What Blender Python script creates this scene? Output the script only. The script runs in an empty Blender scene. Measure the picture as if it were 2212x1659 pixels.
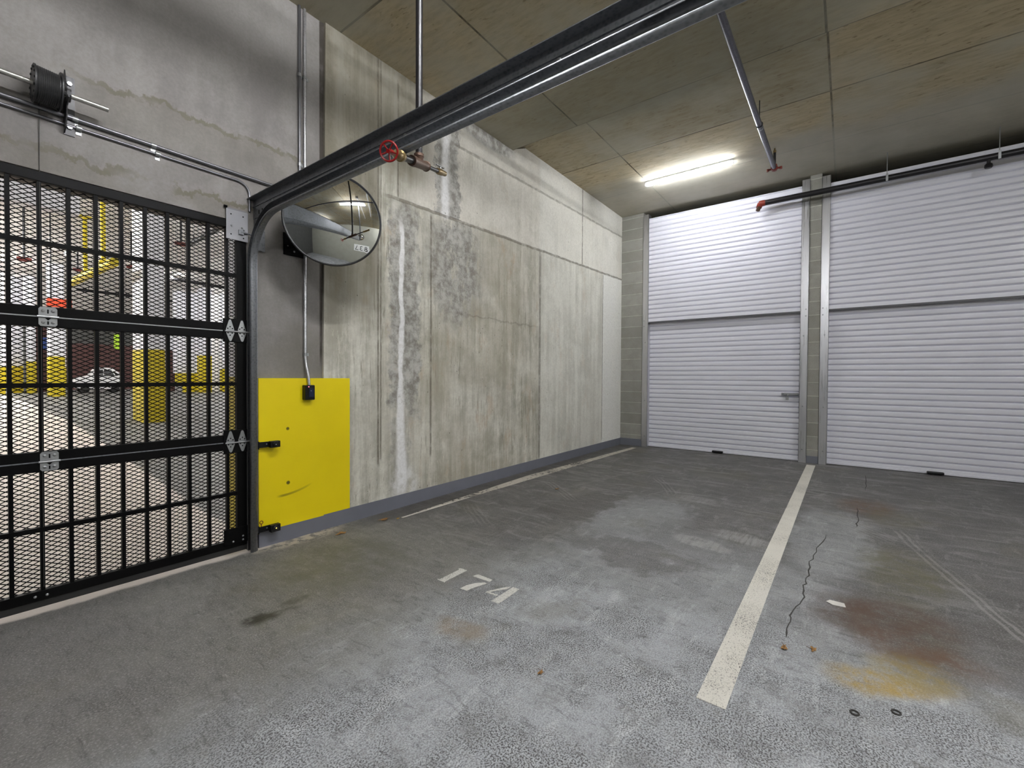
import bpy, bmesh, math, random
from mathutils import Vector, Matrix
random.seed(4)
PI = math.pi
S = bpy.context.scene
COL = S.collection

# ------------------------------------------------------------------ camera
F_PX, YAW, PITCH, ROLL, EYE = 964.38, 0.64406, -0.015781, 0.005464, 1.28
fw = Vector((math.cos(YAW)*math.cos(PITCH), math.sin(YAW)*math.cos(PITCH), math.sin(PITCH)))
rt0 = Vector((math.sin(YAW), -math.cos(YAW), 0)); up0 = rt0.cross(fw)
rt = rt0*math.cos(ROLL) + up0*math.sin(ROLL); up = up0*math.cos(ROLL) - rt0*math.sin(ROLL)
cam_d = bpy.data.cameras.new('camera'); cam = bpy.data.objects.new('camera', cam_d); COL.objects.link(cam)
cam_d.sensor_fit = 'HORIZONTAL'; cam_d.sensor_width = 36; cam_d.lens = F_PX/2212*36; cam_d.clip_start = 0.02; cam_d.clip_end = 300
m = Matrix((rt, up, -fw)).transposed().to_4x4(); m.translation = (0, 0, EYE); cam.matrix_world = m
S.camera = cam
def ray(px, py): return fw + rt*((px-1106)/F_PX) - up*((py-829.5)/F_PX)
def on_floor(px, py, z=0.0):
    d = ray(px, py); t = (z-EYE)/d.z; return Vector((d.x*t, d.y*t, z))
def on_y(px, py, y):
    d = ray(px, py); t = y/d.y; return Vector((d.x*t, y, d.z*t+EYE))
def on_x(px, py, x):
    d = ray(px, py); t = x/d.x; return Vector((x, d.y*t, d.z*t+EYE))

# ------------------------------------------------------------------ node helper
class NT:
    def __init__(s, name):
        s.mat = bpy.data.materials.new(name); s.mat.use_nodes = True
        s.t = s.mat.node_tree; s.t.nodes.clear()
        s.out = s.t.nodes.new('ShaderNodeOutputMaterial')
        s.b = s.t.nodes.new('ShaderNodeBsdfPrincipled'); s.t.links.new(s.b.outputs[0], s.out.inputs[0])
        g = s.t.nodes.new('ShaderNodeNewGeometry'); s.pos = g.outputs['Position']
        sp = s.t.nodes.new('ShaderNodeSeparateXYZ'); s.t.links.new(s.pos, sp.inputs[0])
        s.x, s.y, s.z = sp.outputs
    def L(s, v, sock):
        if isinstance(v, bpy.types.NodeSocket): s.t.links.new(v, sock)
        elif isinstance(v, (tuple, list)) and len(v) == 3 and sock.type == 'RGBA': sock.default_value = (*v, 1)
        else: sock.default_value = v
    def m(s, op, a, b=0.0, c=0.0, clamp=False):
        n = s.t.nodes.new('ShaderNodeMath'); n.operation = op; n.use_clamp = clamp
        s.L(a, n.inputs[0]); s.L(b, n.inputs[1]); s.L(c, n.inputs[2]); return n.outputs[0]
    def vec(s, x, y, z):
        n = s.t.nodes.new('ShaderNodeCombineXYZ'); s.L(x, n.inputs[0]); s.L(y, n.inputs[1]); s.L(z, n.inputs[2]); return n.outputs[0]
    def sv(s, sx, sy, sz): return s.vec(s.m('MULTIPLY', s.x, sx), s.m('MULTIPLY', s.y, sy), s.m('MULTIPLY', s.z, sz))
    def noise(s, scale, detail=4, rough=.55, v=None, dist=0.0):
        n = s.t.nodes.new('ShaderNodeTexNoise'); n.inputs['Scale'].default_value = scale; n.inputs['Detail'].default_value = detail
        n.inputs['Roughness'].default_value = rough; n.inputs['Distortion'].default_value = dist
        s.L(v if v is not None else s.pos, n.inputs['Vector']); return n.outputs[0]
    def voro(s, scale, v=None, feature='F1', rnd=1.0):
        n = s.t.nodes.new('ShaderNodeTexVoronoi'); n.feature = feature; n.inputs['Scale'].default_value = scale
        n.inputs['Randomness'].default_value = rnd; s.L(v if v is not None else s.pos, n.inputs['Vector']); return n.outputs[0]
    def mr(s, v, a, b, c=0.0, d=1.0, smooth=True):
        n = s.t.nodes.new('ShaderNodeMapRange'); n.interpolation_type = 'SMOOTHSTEP' if smooth else 'LINEAR'
        for i, q in enumerate((v, a, b, c, d)): s.L(q, n.inputs[i])
        return n.outputs[0]
    def mix(s, f, a, b, mode='MIX'):
        n = s.t.nodes.new('ShaderNodeMix'); n.data_type = 'RGBA'; n.blend_type = mode
        s.L(f, n.inputs[0]); s.L(a, n.inputs[6]); s.L(b, n.inputs[7]); return n.outputs[2]
    def mul(s, *a):
        r = a[0]
        for q in a[1:]: r = s.m('MULTIPLY', r, q)
        return r
    def mx(s, *a):
        r = a[0]
        for q in a[1:]: r = s.m('MAXIMUM', r, q)
        return r
    def band(s, v, a, b, soft):          # 1 between a and b
        return s.mul(s.mr(v, a-soft, a+soft), s.mr(v, b-soft, b+soft, 1.0, 0.0))
    def line(s, v, c, w):                # 1 on the line v = c
        d = s.m('ABSOLUTE', s.m('SUBTRACT', v, c)); return s.mr(d, w*.4, w, 1.0, 0.0)
    def ell(s, u, v, cu, cv, ru, rv, soft=.4, ang=0.0):
        a = s.m('SUBTRACT', u, cu); b = s.m('SUBTRACT', v, cv)
        if ang:
            c, n = math.cos(ang), math.sin(ang)
            a, b = s.m('ADD', s.m('MULTIPLY', a, c), s.m('MULTIPLY', b, n)), s.m('SUBTRACT', s.m('MULTIPLY', b, c), s.m('MULTIPLY', a, n))
        a = s.m('DIVIDE', a, ru); b = s.m('DIVIDE', b, rv)
        d = s.m('SQRT', s.m('ADD', s.m('MULTIPLY', a, a), s.m('MULTIPLY', b, b)))
        return s.mr(d, 1-soft, 1+soft, 1.0, 0.0)
    def fin(s, col, rough=.8, metal=0.0, bump=None, bstr=.3, bdist=.01, spec=.5):
        s.L(col, s.b.inputs['Base Color']); s.L(rough, s.b.inputs['Roughness']); s.L(metal, s.b.inputs['Metallic'])
        s.b.inputs['Specular IOR Level'].default_value = spec
        if bump is not None:
            n = s.t.nodes.new('ShaderNodeBump'); n.inputs['Strength'].default_value = bstr; n.inputs['Distance'].default_value = bdist
            s.L(bump, n.inputs['Height']); s.t.links.new(n.outputs[0], s.b.inputs['Normal'])
        return s.mat
def lin(r, g, b):
    f = lambda c: (c/255/12.92 if c <= 10 else ((c/255+.055)/1.055)**2.4)
    return (f(r), f(g), f(b))
def simple(name, c, rough=.5, metal=0.0, var=.12, scale=30, spec=.5):
    n = NT(name); k = n.noise(scale, 3)
    d = tuple(q*(1-var) for q in c); e = tuple(min(1, q*(1+var)) for q in c)
    return n.fin(n.mix(k, d, e), rough, metal, spec=spec)
def emis(name, c, s):
    n = NT(name); n.b.inputs['Emission Color'].default_value = (*c, 1); n.b.inputs['Emission Strength'].default_value = s
    return n.fin(tuple(.9 for _ in c), .4)

# ------------------------------------------------------------------ mesh helper
class MB:
    def __init__(s): s.v = []; s.f = []
    def add(s, vs, fs):
        o = len(s.v); s.v += [tuple(q) for q in vs]; s.f += [tuple(i+o for i in f) for f in fs]; return s
    def box(s, x0, x1, y0, y1, z0, z1):
        return s.add([(x, y, z) for x in (x0, x1) for y in (y0, y1) for z in (z0, z1)],
                     [(0,1,3,2),(4,6,7,5),(0,4,5,1),(2,3,7,6),(0,2,6,4),(1,5,7,3)])
    def bbox(s, x0, x1, y0, y1, z0, z1, r=.004):     # box with bevelled edges
        bm = bmesh.new(); bmesh.ops.create_cube(bm, size=1)
        for v in bm.verts: v.co = ((x0+x1)/2+v.co.x*(x1-x0), (y0+y1)/2+v.co.y*(y1-y0), (z0+z1)/2+v.co.z*(z1-z0))
        bmesh.ops.bevel(bm, geom=bm.edges[:], offset=r, segments=2, profile=.6, affect='EDGES')
        bm.verts.index_update(); s.add([v.co for v in bm.verts], [[v.index for v in f.verts] for f in bm.faces]); bm.free(); return s
    def tube(s, pts, r, n=12, caps=True, rs=None):
        pts = [Vector(p) for p in pts]; rings = []
        for i, p in enumerate(pts):
            d = (pts[min(i+1, len(pts)-1)] - pts[max(i-1, 0)]).normalized()
            a = d.cross(Vector((0, 0, 1)) if abs(d.z) < .95 else Vector((1, 0, 0))).normalized(); b = d.cross(a)
            q = rs[i] if rs else r
            rings.append([p + (a*math.cos(2*PI*k/n) + b*math.sin(2*PI*k/n))*q for k in range(n)])
        vs = [v for g in rings for v in g]; fs = []
        for i in range(len(pts)-1):
            for k in range(n): fs.append((i*n+k, i*n+(k+1) % n, (i+1)*n+(k+1) % n, (i+1)*n+k))
        if caps: fs.append(tuple(range(n-1, -1, -1))); fs.append(tuple((len(pts)-1)*n+k for k in range(n)))
        return s.add(vs, fs)
    def cyl(s, a, b, r, n=16): return s.tube([a, b], r, n)
    def lathe(s, c, axis, prof, n=24):               # prof: (distance along axis, radius)
        c = Vector(c); ax = Vector(axis).normalized()
        a = ax.cross(Vector((0, 0, 1)) if abs(ax.z) < .95 else Vector((1, 0, 0))).normalized(); b = ax.cross(a)
        vs = [c+ax*h+(a*math.cos(2*PI*k/n)+b*math.sin(2*PI*k/n))*r for h, r in prof for k in range(n)]; fs = []
        for i in range(len(prof)-1):
            for k in range(n): fs.append((i*n+k, i*n+(k+1) % n, (i+1)*n+(k+1) % n, (i+1)*n+k))
        fs.append(tuple(range(n-1, -1, -1))); fs.append(tuple((len(prof)-1)*n+k for k in range(n)))
        return s.add(vs, fs)
    def torus(s, c, axis, R, r, n=28, k=8):
        c = Vector(c); ax = Vector(axis).normalized()
        a = ax.cross(Vector((0, 0, 1)) if abs(ax.z) < .95 else Vector((1, 0, 0))).normalized(); b = ax.cross(a); vs = []; fs = []
        for i in range(n):
            d = a*math.cos(2*PI*i/n)+b*math.sin(2*PI*i/n)
            for j in range(k): vs.append(c+d*(R+r*math.cos(2*PI*j/k))+ax*r*math.sin(2*PI*j/k))
        for i in range(n):
            for j in range(k): fs.append((i*k+j, i*k+(j+1) % k, ((i+1) % n)*k+(j+1) % k, ((i+1) % n)*k+j))
        return s.add(vs, fs)
    def prism(s, poly, o, u, v, w):                  # 2-D polygon (u, v) extruded by vector w
        o, u, v, w = Vector(o), Vector(u), Vector(v), Vector(w); n = len(poly)
        p = [o+u*a+v*b for a, b in poly]
        return s.add(p+[q+w for q in p], [tuple(range(n-1, -1, -1)), tuple(range(n, 2*n))]+[(i, (i+1) % n, (i+1) % n+n, i+n) for i in range(n)])
    def sphere(s, c, r, n=12):
        return s.lathe((c[0], c[1], c[2]), (0, 0, 1), [(-r*math.cos(PI*i/n), max(1e-4, r*math.sin(PI*i/n))) for i in range(n+1)], n*2)
    def pieces(s):                                   # connected pieces as separate builders
        par = list(range(len(s.v)))
        def find(i):
            while par[i] != i: par[i] = par[par[i]]; i = par[i]
            return i
        for f in s.f:
            for i in f[1:]: par[find(i)] = find(f[0])
        grp = {}
        for f in s.f: grp.setdefault(find(f[0]), []).append(f)
        out = []
        for fs in grp.values():
            b = MB(); mp = {}
            for f in fs:
                for i in f:
                    if i not in mp: mp[i] = len(b.v); b.v.append(s.v[i])
                b.f.append(tuple(mp[i] for i in f))
            out.append(b)
        return out
    def build_each(s, name, mat, parent, smooth=False): return [q.build(name, mat, parent, smooth) for q in s.pieces()]
    def build(s, name, mat, parent=None, smooth=False, solid=0.0):
        p = parent; off = Vector((0, 0, 0))
        if parent is None:
            xs, ys, zs = zip(*s.v); off = Vector(((min(xs)+max(xs))/2, (min(ys)+max(ys))/2, min(zs)))
        else:
            while p.parent: p = p.parent
            off = p.location
        me = bpy.data.meshes.new(name); me.from_pydata([Vector(q)-off for q in s.v], [], s.f)
        bm = bmesh.new(); bm.from_mesh(me); bmesh.ops.recalc_face_normals(bm, faces=bm.faces); bm.to_mesh(me); bm.free()
        me.materials.append(mat); o = bpy.data.objects.new(name, me); COL.objects.link(o)
        if parent is None: o.location = off
        else: o.parent = parent
        if smooth:
            for q in me.polygons: q.use_smooth = True
            e = [x for x in me.edges]
            bm = bmesh.new(); bm.from_mesh(me)
            for ed in bm.edges:
                if len(ed.link_faces) == 2 and ed.calc_face_angle(0) > .7: ed.smooth = False
            bm.to_mesh(me); bm.free()
        if solid:
            md = o.modifiers.new('sheet', 'SOLIDIFY'); md.thickness = solid; md.offset = 0
        return o
def thing(name, loc, label, cat, group=None):
    o = bpy.data.objects.new(name, None); COL.objects.link(o); o.location = loc; o.empty_display_size = .1
    return tag(o, label, cat, group)
def tag(o, label, cat, group=None):
    o['label'] = label; o['category'] = cat
    if group: o['group'] = group
    return o
def struct(o, label=None, cat=None):
    o['kind'] = 'structure'
    if label: o['label'] = label; o['category'] = cat or o.name.split('_')[0]
    return o
def arc(c, u, v, r, a0, a1, n):
    c, u, v = Vector(c), Vector(u), Vector(v)
    return [c+u*(r*math.cos(a0+(a1-a0)*i/n))+v*(r*math.sin(a0+(a1-a0)*i/n)) for i in range(n+1)]

# ------------------------------------------------------------------ materials
M = {}
def sc_(k): return lambda r, g, b: tuple(min(.85, q*k) for q in lin(r, g, b))
lw, lg_, lb_, lc, lf, lfl, lfd = sc_(2.1), sc_(1.0), sc_(1.75), sc_(2.6), sc_(1.85), sc_(1.25), sc_(.92)
def mat_wall_main():
    n = NT('board_marked_concrete')
    big = n.noise(.9, 5, .6); streak = n.noise(1.0, 5, .65, n.sv(9, 9, .55)); mid = n.noise(5, 5, .65, n.sv(1, 1, .5)); fine = n.noise(45, 3, .7)
    mot = n.noise(2.6, 6, .68)
    c = n.mix(n.mr(n.m('ADD', n.mul(streak, .55), n.mul(mot, .45)), .40, .61), lw(112, 110, 100), lw(158, 157, 149))
    flake = n.mul(n.mr(n.noise(1, 6, .72, n.sv(16, 16, 4.5)), .54, .60), n.mr(n.noise(1.7, 4), .42, .58)); c = n.mix(n.mul(flake, .34), c, lw(172, 169, 158))
    dash = n.mul(n.mr(n.noise(1, 5, .7, n.sv(30, 30, 3)), .57, .66), n.mr(n.noise(1.3, 4), .40, .6)); c = n.mix(n.mul(dash, .75), c, lw(80, 76, 64))
    c = n.mix(n.mr(big, .35, .7, 0, .5), c, lw(146, 143, 135)); c = n.mix(n.mul(n.ell(n.x, n.z, 4.1, 1.2, 1.3, 1.9, .5), n.mr(n.noise(1.5, 5, .65), .35, .6), .45), c, lw(112, 107, 92))
    c = n.mix(n.mul(n.mr(mid, .55, .72), .45), c, lw(126, 106, 84))
    j2 = n.m('ADD', 2.975, n.m('MULTIPLY', n.m('SUBTRACT', n.x, 2.6), .031))
    j1 = n.m('ADD', 3.835, n.m('MULTIPLY', n.m('SUBTRACT', n.x, 3.835), .0285))
    wob = n.m('MULTIPLY', n.m('SUBTRACT', n.noise(9, 3), .5), .03)
    z2 = n.m('SUBTRACT', n.m('ADD', n.z, wob), j2); z1 = n.m('SUBTRACT', n.m('ADD', n.z, wob), j1)
    upper = n.mr(z2, -.01, .01)
    c = n.mix(n.mul(upper, n.mr(n.noise(3, 4), .3, .6, .35, .85), n.mr(n.x, 2.6, 3.2)), c, lw(160, 157, 150))
    c = n.mix(n.mul(n.mr(z1, -.02, .02), n.mr(n.x, 3.2, 3.5)), c, n.mix(n.noise(4, 5), lw(118, 116, 112), lw(168, 165, 156)))
    olive_dim = n.mx(n.mul(n.mr(n.z, 1.3, 2.4), n.mr(n.x, 2.60, 2.54)), n.mul(n.mr(n.z, 3.0, 3.3), n.mr(n.x, 3.5, 2.9)))  # olive concrete, darkened further to offset the close tube lamp
    c = n.mix(n.mul(olive_dim, n.mr(mot, .2, .55, .6, .95)), c, n.mix(n.mr(n.m('ADD', n.mul(mot, .6), n.mul(streak, .4)), .4, .6), lg_(112, 106, 90), lg_(142, 138, 126)))
    # pale new concrete by the door corner
    c = n.mix(n.mul(n.mr(n.x, 7.27, 7.3), n.mr(z2, -.01, .01, 1, 0)), c, n.mix(n.noise(3), lw(172, 172, 166), lw(188, 188, 182)))
    c = n.mix(n.mul(n.mr(n.x, 5.2, 5.3), .45), c, lw(176, 174, 165))
    # dark damp halos with white run marks, plus painted corner shade
    dx = n.m('ADD', n.x, n.m('MULTIPLY', n.m('SUBTRACT', n.noise(7, 5, .7), .5), .34))
    dz = n.m('ADD', n.z, n.m('MULTIPLY', n.m('SUBTRACT', n.noise(4, 5, .7), .5), .8))
    h1 = n.mul(n.band(dx, 2.70, 3.06, .03), n.band(dz, .95, 2.97, .12), n.mr(z2, -.01, 0, 1, 0))
    h1b = n.mul(n.band(dx, 2.72, 2.93, .03), n.band(dz, .2, 1.2, .2))
    h2 = n.mul(n.band(dx, 3.28, 3.64, .02), n.mr(z2, 0, .01), n.mr(n.z, 4.1, 4.19, 1, 0))
    rag = n.mr(n.noise(5.5, 6, .75, n.sv(1, 1, .5)), .37, .47)
    h3 = n.mul(n.ell(dx, dz, 3.58, 2.5, .42, .62, .45), n.mr(z2, -.01, 0, 1, 0), rag)
    h1, h2, h1b = n.mul(h1, n.mr(rag, 0, 1, .45, 1)), n.mul(h2, n.mr(rag, 0, 1, .5, 1)), n.mul(h1b, rag)
    corner_shade = n.mul(n.ell(dx, n.z, 4.1, 4.16, .55, .14, .2), 1.0)  # shade of the ceiling-step corner painted into the wall colour
    grey = n.mix(n.mr(n.noise(12, 6, .72), .35, .65), lw(78, 76, 72), lw(132, 131, 128))
    c = n.mix(n.mul(n.mx(h1, h2, h3, n.mul(h1b, .6), corner_shade), .82), c, grey)
    w = n.m('ADD', n.x, n.m('MULTIPLY', n.m('SUBTRACT', n.noise(5, 4, .6, n.sv(1, 1, .6)), .5), .10))
    wid = n.mr(n.z, .2, 1.4, .085, .032)
    d = n.m('ABSOLUTE', n.m('SUBTRACT', w, 2.832)); run = n.mul(n.mr(n.m('DIVIDE', d, wid), .45, 1.15, 1, 0), n.band(n.z, .12, 2.75, .1))
    flare = n.mul(n.ell(w, n.z, 2.87, .2, .17, .2, .35), n.mr(n.noise(9, 4), .35, .6))
    d2 = n.m('ABSOLUTE', n.m('SUBTRACT', w, 3.425)); run2 = n.mul(n.mr(d2, .02, .085, 1, 0), n.mr(z2, -.06, .02), n.mr(n.z, 4.0, 4.15, 1, 0))
    white = n.mul(n.mx(run, n.mul(flare, .7), run2), n.mr(n.noise(20, 3), .2, .55, .55, .95))
    c = n.mix(white, c, lw(178, 178, 182))
    # form joints
    def vl(x, za, zb, wd=.012): return n.mul(n.line(n.m('ADD', n.x, n.m('MULTIPLY', wob, .25)), x, wd), n.band(n.z, za, zb, .03))
    def hl(zv, xa): return n.mul(n.line(zv, 0, .022), n.mr(n.x, xa, xa+.1))
    low = n.mx(vl(2.562, .45, 4.2, .014), vl(2.592, .5, 4.2, .01), vl(3.216, .45, 2.95, .016), vl(5.265, .13, 3.05, .018), vl(5.29, .13, 3.0, .01), vl(7.29, .17, 3.1, .014))
    hi = n.mx(vl(2.79, 3.0, 4.1, .014), vl(6.51, 3.11, 4.33, .02))
    jn = n.mx(low, hi, hl(z2, 2.6), n.mul(hl(z1, 3.5), .75), n.mul(n.line(n.m('ADD', n.z, n.m('MULTIPLY', wob, 3)), 1.98, .015), .45, n.band(n.x, 3.5, 5.2, .3)))
    jn = n.mul(jn, n.mr(n.noise(14, 4), .25, .55, .35, 1))
    c = n.mix(n.mul(jn, .7), c, lw(66, 61, 52))
    pit = n.mul(n.mr(n.voro(13, n.sv(1, 1, .8)), .04, .10, 1, 0), n.mr(n.noise(2.2), .46, .58)); pit = n.mx(pit, n.mul(n.mr(n.voro(30), .05, .13, 1, 0), n.mr(n.noise(1.6, 4), .5, .62)))
    c = n.mix(n.mul(pit, .75), c, lw(60, 55, 48))
    c = n.mix(n.mr(fine, .3, .7, 0, .22), c, lw(105, 101, 92))
    h = n.m('SUBTRACT', n.m('ADD', n.mul(streak, .5), n.mul(fine, .35)), n.m('ADD', n.mul(jn, 1.2), pit))
    return n.fin(c, .88, 0, h, .5, .012, .25)
def mat_wall_gate():
    n = NT('trowelled_concrete')
    big = n.noise(1.1, 5, .6); st = n.noise(1, 5, .6, n.sv(5, 5, .9)); fine = n.noise(50, 3, .7)
    c = n.mix(n.mr(n.m('ADD', n.mul(st, .35), n.mul(n.noise(2.4, 6, .62), .65)), .36, .66), lg_(126, 122, 120), lg_(156, 152, 150))
    c = n.mix(n.mr(big, .3, .7, 0, .5), c, lg_(138, 135, 131))
    wv = n.m('MULTIPLY', n.m('SUBTRACT', n.noise(3.2, 5, .7), .5), .28)
    def tide(z0, amt, below):
        d = n.m('SUBTRACT', n.m('ADD', n.z, wv), z0)
        return n.mx(n.mul(n.line(n.m('ADD', d, n.mul(n.m('SUBTRACT', n.noise(1, 4, .7, n.sv(16, 16, 3)), .5), .10)), 0, .026), amt*.9, n.mr(n.noise(5, 3), .22, .45)), n.mul(n.mr(d, -below, 0), n.mr(d, -.02, .02, 1, 0), amt*.35))
    t = n.mx(n.mul(tide(2.98, .7, .5), n.mr(n.x, .4, .75)), n.mul(tide(2.50, .75, .5), n.mr(n.noise(1.7), .4, .55)))
    c = n.mix(t, c, lg_(104, 98, 76))
    lo = n.mul(n.mr(n.z, 2.1, 1.5), n.mr(n.x, 1.4, 1.7)); c = n.mix(n.mul(lo, n.mr(n.noise(2.5, 5), .3, .65, .05, .55)), c, lg_(112, 108, 95))
    c = n.mix(n.mr(fine, .3, .7, 0, .2), c, lg_(98, 95, 92))
    gv = n.mul(n.mr(n.x, 2.0, 2.008), n.mr(n.z, 1.3, 1.5), n.mr(n.noise(8, 3), .2, .5, .6, 1)); c = n.mix(n.mul(gv, .85), c, lin(52, 46, 38))
    return n.fin(c, .85, 0, n.m('ADD', n.mul(st, .2), n.mul(fine, .3)), .35, .01, .25)
def mat_ceiling():
    n = NT('plywood_formed_concrete')
    b = n.t.nodes.new('ShaderNodeTexBrick'); b.offset = 0.0; b.squash = 1
    n.L(n.vec(n.m('SUBTRACT', n.y, .18-2.36*6), n.m('SUBTRACT', n.x, .96-1.22*8), 0.0), b.inputs['Vector'])
    for k, v in {'Scale': 1.0, 'Mortar Size': .011, 'Mortar Smooth': .4, 'Brick Width': 2.36, 'Row Height': 1.22, 'Bias': 0.0}.items(): b.inputs[k].default_value = v
    b.inputs['Color1'].default_value = (*lc(131, 121, 100), 1); b.inputs['Color2'].default_value = (*lc(112, 107, 92), 1); b.inputs['Mortar'].default_value = (*lc(52, 46, 36), 1)
    g = n.noise(1, 6, .65, n.sv(22, 5, 5)); bl = n.noise(1.3, 5, .6); sp = n.noise(1, 4, .6, n.sv(34, 11, 11))
    c = n.mix(n.mr(g, .35, .7, 0, .5), b.outputs['Color'], lc(92, 83, 64))
    c = n.mix(n.mr(bl, .4, .68, 0, .6), c, lc(122, 121, 112))
    c = n.mix(n.mul(n.mr(sp, .60, .68), n.mr(bl, .6, .42), .6), c, lc(66, 56, 42))
    c = n.mix(n.mul(n.mr(n.m('ADD', n.x, n.mul(n.noise(2, 5), .8)), 6.7, 7.4), .75), c, n.mix(n.noise(3, 5), lc(104, 102, 94), lc(128, 127, 120)))
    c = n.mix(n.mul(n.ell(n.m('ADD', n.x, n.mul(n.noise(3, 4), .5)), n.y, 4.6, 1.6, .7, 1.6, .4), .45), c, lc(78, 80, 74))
    return n.fin(c, .9, 0, n.m('SUBTRACT', n.mul(g, .4), b.outputs['Fac']), .35, .008, .2)
def mat_floor():
    n = NT('worn_garage_floor')
    big = n.noise(.8, 5, .6); mid = n.noise(3.2, 6, .65); swirl = n.noise(1, 6, .68, n.sv(6, 1.7, 1), 1.2); fine = n.noise(48, 3, .65); gr = n.noise(140, 2, .6)
    dx = n.m('ADD', n.x, n.m('MULTIPLY', n.m('SUBTRACT', n.noise(2.3, 5, .65), .5), .9)); dy = n.m('ADD', n.y, n.m('MULTIPLY', n.m('SUBTRACT', n.noise(2.6, 5, .65), .5), .8))
    c = n.mix(n.mr(mid, .35, .68), lfd(80, 78, 76), lfd(108, 106, 103))
    sw2 = n.noise(1, 6, .7, n.sv(2.2, 7, 1), 1.6); c = n.mix(n.mul(n.mr(swirl, .52, .64), .6), c, lfd(136, 135, 133)); c = n.mix(n.mul(n.mr(sw2, .54, .64), .5), c, lfd(142, 141, 138)); c = n.mix(n.mul(n.mr(n.noise(1.6, 6, .7), .50, .64), .62), c, lfd(66, 63, 60))
    scr = n.noise(1, 5, .75, n.sv(3.5, 40, 1), .5); c = n.mix(n.mul(n.mr(scr, .60, .68), n.mr(big, .42, .6), .5), c, lfd(150, 148, 144))
    # pebbly worn front with dark pits
    fg = n.mx(n.mul(n.mr(dx, 2.3, 3.1, 1, 0), n.mr(dy, 1.5, 2.3, 1, 0)), n.mul(n.ell(dx, dy, 3.1, .9, .75, .85, .25), .55), n.mul(n.ell(dx, dy, 4.0, 1.5, .7, .4, .3), .5), n.mul(n.ell(dx, dy, 4.4, .1, .9, .3, .3), .45))
    lg = n.mix(mid, lf(124, 126, 129), lf(150, 153, 157))
    c = n.mix(n.mul(fg, .85), c, lg)
    warm = n.mul(n.mr(dy, 1.5, 2.3), n.mr(dx, 2.9, 2.2))
    c = n.mix(n.mul(warm, .75), c, n.mix(mid, lfl(104, 103, 100), lfl(138, 136, 131)))
    cl = n.mr(n.noise(1.9, 5, .65), .36, .62)
    c = n.mix(n.mul(warm, n.mr(n.noise(1, 6, .75, n.sv(14, 6, 1)), .50, .62), .45), c, lfl(92, 90, 86)); c = n.mix(n.mul(warm, n.mr(n.noise(24, 5, .75), .54, .64), .35), c, lfl(160, 158, 152)); c = n.mix(n.mul(n.mr(dx, 1.1, .2), n.mr(dy, 1.6, 2.6), .5), c, lfl(84, 82, 80))
    c = n.mix(n.mul(fg, n.mr(n.noise(6, 6, .8), .50, .62), .5), c, lf(84, 84, 84)); c = n.mix(n.mul(fg, n.mr(n.noise(1, 6, .75, n.sv(3, 9, 1)), .52, .64), .4), c, lf(168, 170, 172))
    pits = n.mul(n.mr(n.noise(150, 2, .6), .48, .56), n.mx(n.mul(fg, n.mr(cl, 0, 1, .3, 1)), n.mul(warm, n.mr(cl, 0, 1, .1, .6)), .18))
    c = n.mix(n.mul(pits, .95), c, lf(48, 47, 47))
    # coating patches and scuffs
    dkp = n.mx(n.ell(dx, dy, 4.0, 2.15, .55, .32, .12), n.mul(n.ell(dx, dy, 3.1, 1.25, .22, .5, .2), .7), n.mul(n.ell(dx, dy, 3.75, .85, .5, .55, .2), .45), n.mul(n.ell(dx, dy, 2.9, -.5, .35, .5, .3), .5))
    c = n.mix(n.mul(dkp, .75), c, lfd(74, 70, 66))
    fx = n.m('ADD', n.x, n.mul(n.noise(4, 4), .16)); fy = n.m('ADD', n.y, n.mul(n.noise(4, 4), .12))
    sc = n.mx(n.ell(fx, fy, 4.02, .72, .13, .22, .25, -.25), n.ell(fx, fy, 3.72, .95, .11, .22, .2, -.25), n.mul(n.ell(fx, fy, 5.0, 1.3, .12, .2, .3), .6))
    c = n.mix(n.mul(sc, .6, n.mr(scr, .35, .6, .3, 1)), c, lf(126, 126, 124))
    gstreak = n.noise(1, 6, .78, n.sv(26, 8, 1), .6)
    c = n.mix(n.mr(gstreak, .50, .66, 0, .38), c, lfd(136, 134, 131)); c = n.mix(n.mr(gstreak, .48, .34, 0, .45), c, lfd(60, 58, 56))
    c = n.mix(n.mul(n.mr(n.noise(1.1, 5, .7), .54, .70), .35), c, lfd(104, 98, 74)); c = n.mix(n.mr(n.noise(120, 2, .6), .5, .66, 0, .25), c, lf(150, 150, 149))
    # tyre marks
    def track(xa, ya, xb, yb, w, k):
        L = math.hypot(xb-xa, yb-ya); ux, uy = (xb-xa)/L, (yb-ya)/L
        u = n.m('ADD', n.m('MULTIPLY', n.m('SUBTRACT', n.x, xa), ux), n.m('MULTIPLY', n.m('SUBTRACT', n.y, ya), uy))
        v = n.m('SUBTRACT', n.m('MULTIPLY', n.m('SUBTRACT', n.y, ya), ux), n.m('MULTIPLY', n.m('SUBTRACT', n.x, xa), uy))
        v = n.m('ADD', v, n.mul(n.m('SUBTRACT', n.noise(1.5), .5), .12))
        rib = n.mr(n.m('SINE', n.mul(v, 2*PI/.045)), -.2, .5)
        return n.mul(n.band(u, 0, L, .12), n.band(v, -w, w, .01), rib, n.mr(mid, .3, .6, .3, 1), k)
    tr = n.mx(track(4.95, -.36, 3.2, -.74, .05, .9), track(5.6, 1.9, 5.0, 1.55, .07, .8), track(4.6, 2.9, 4.1, 2.3, .07, .6), track(3.3, 3.0, 2.95, 2.5, .08, .5), track(6.2, 2.2, 4.3, 2.65, .03, .6), track(5.1, .1, 4.6, -.3, .12, .5))
    c = n.mix(n.mul(tr, .5), c, lf(124, 123, 120))
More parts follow.
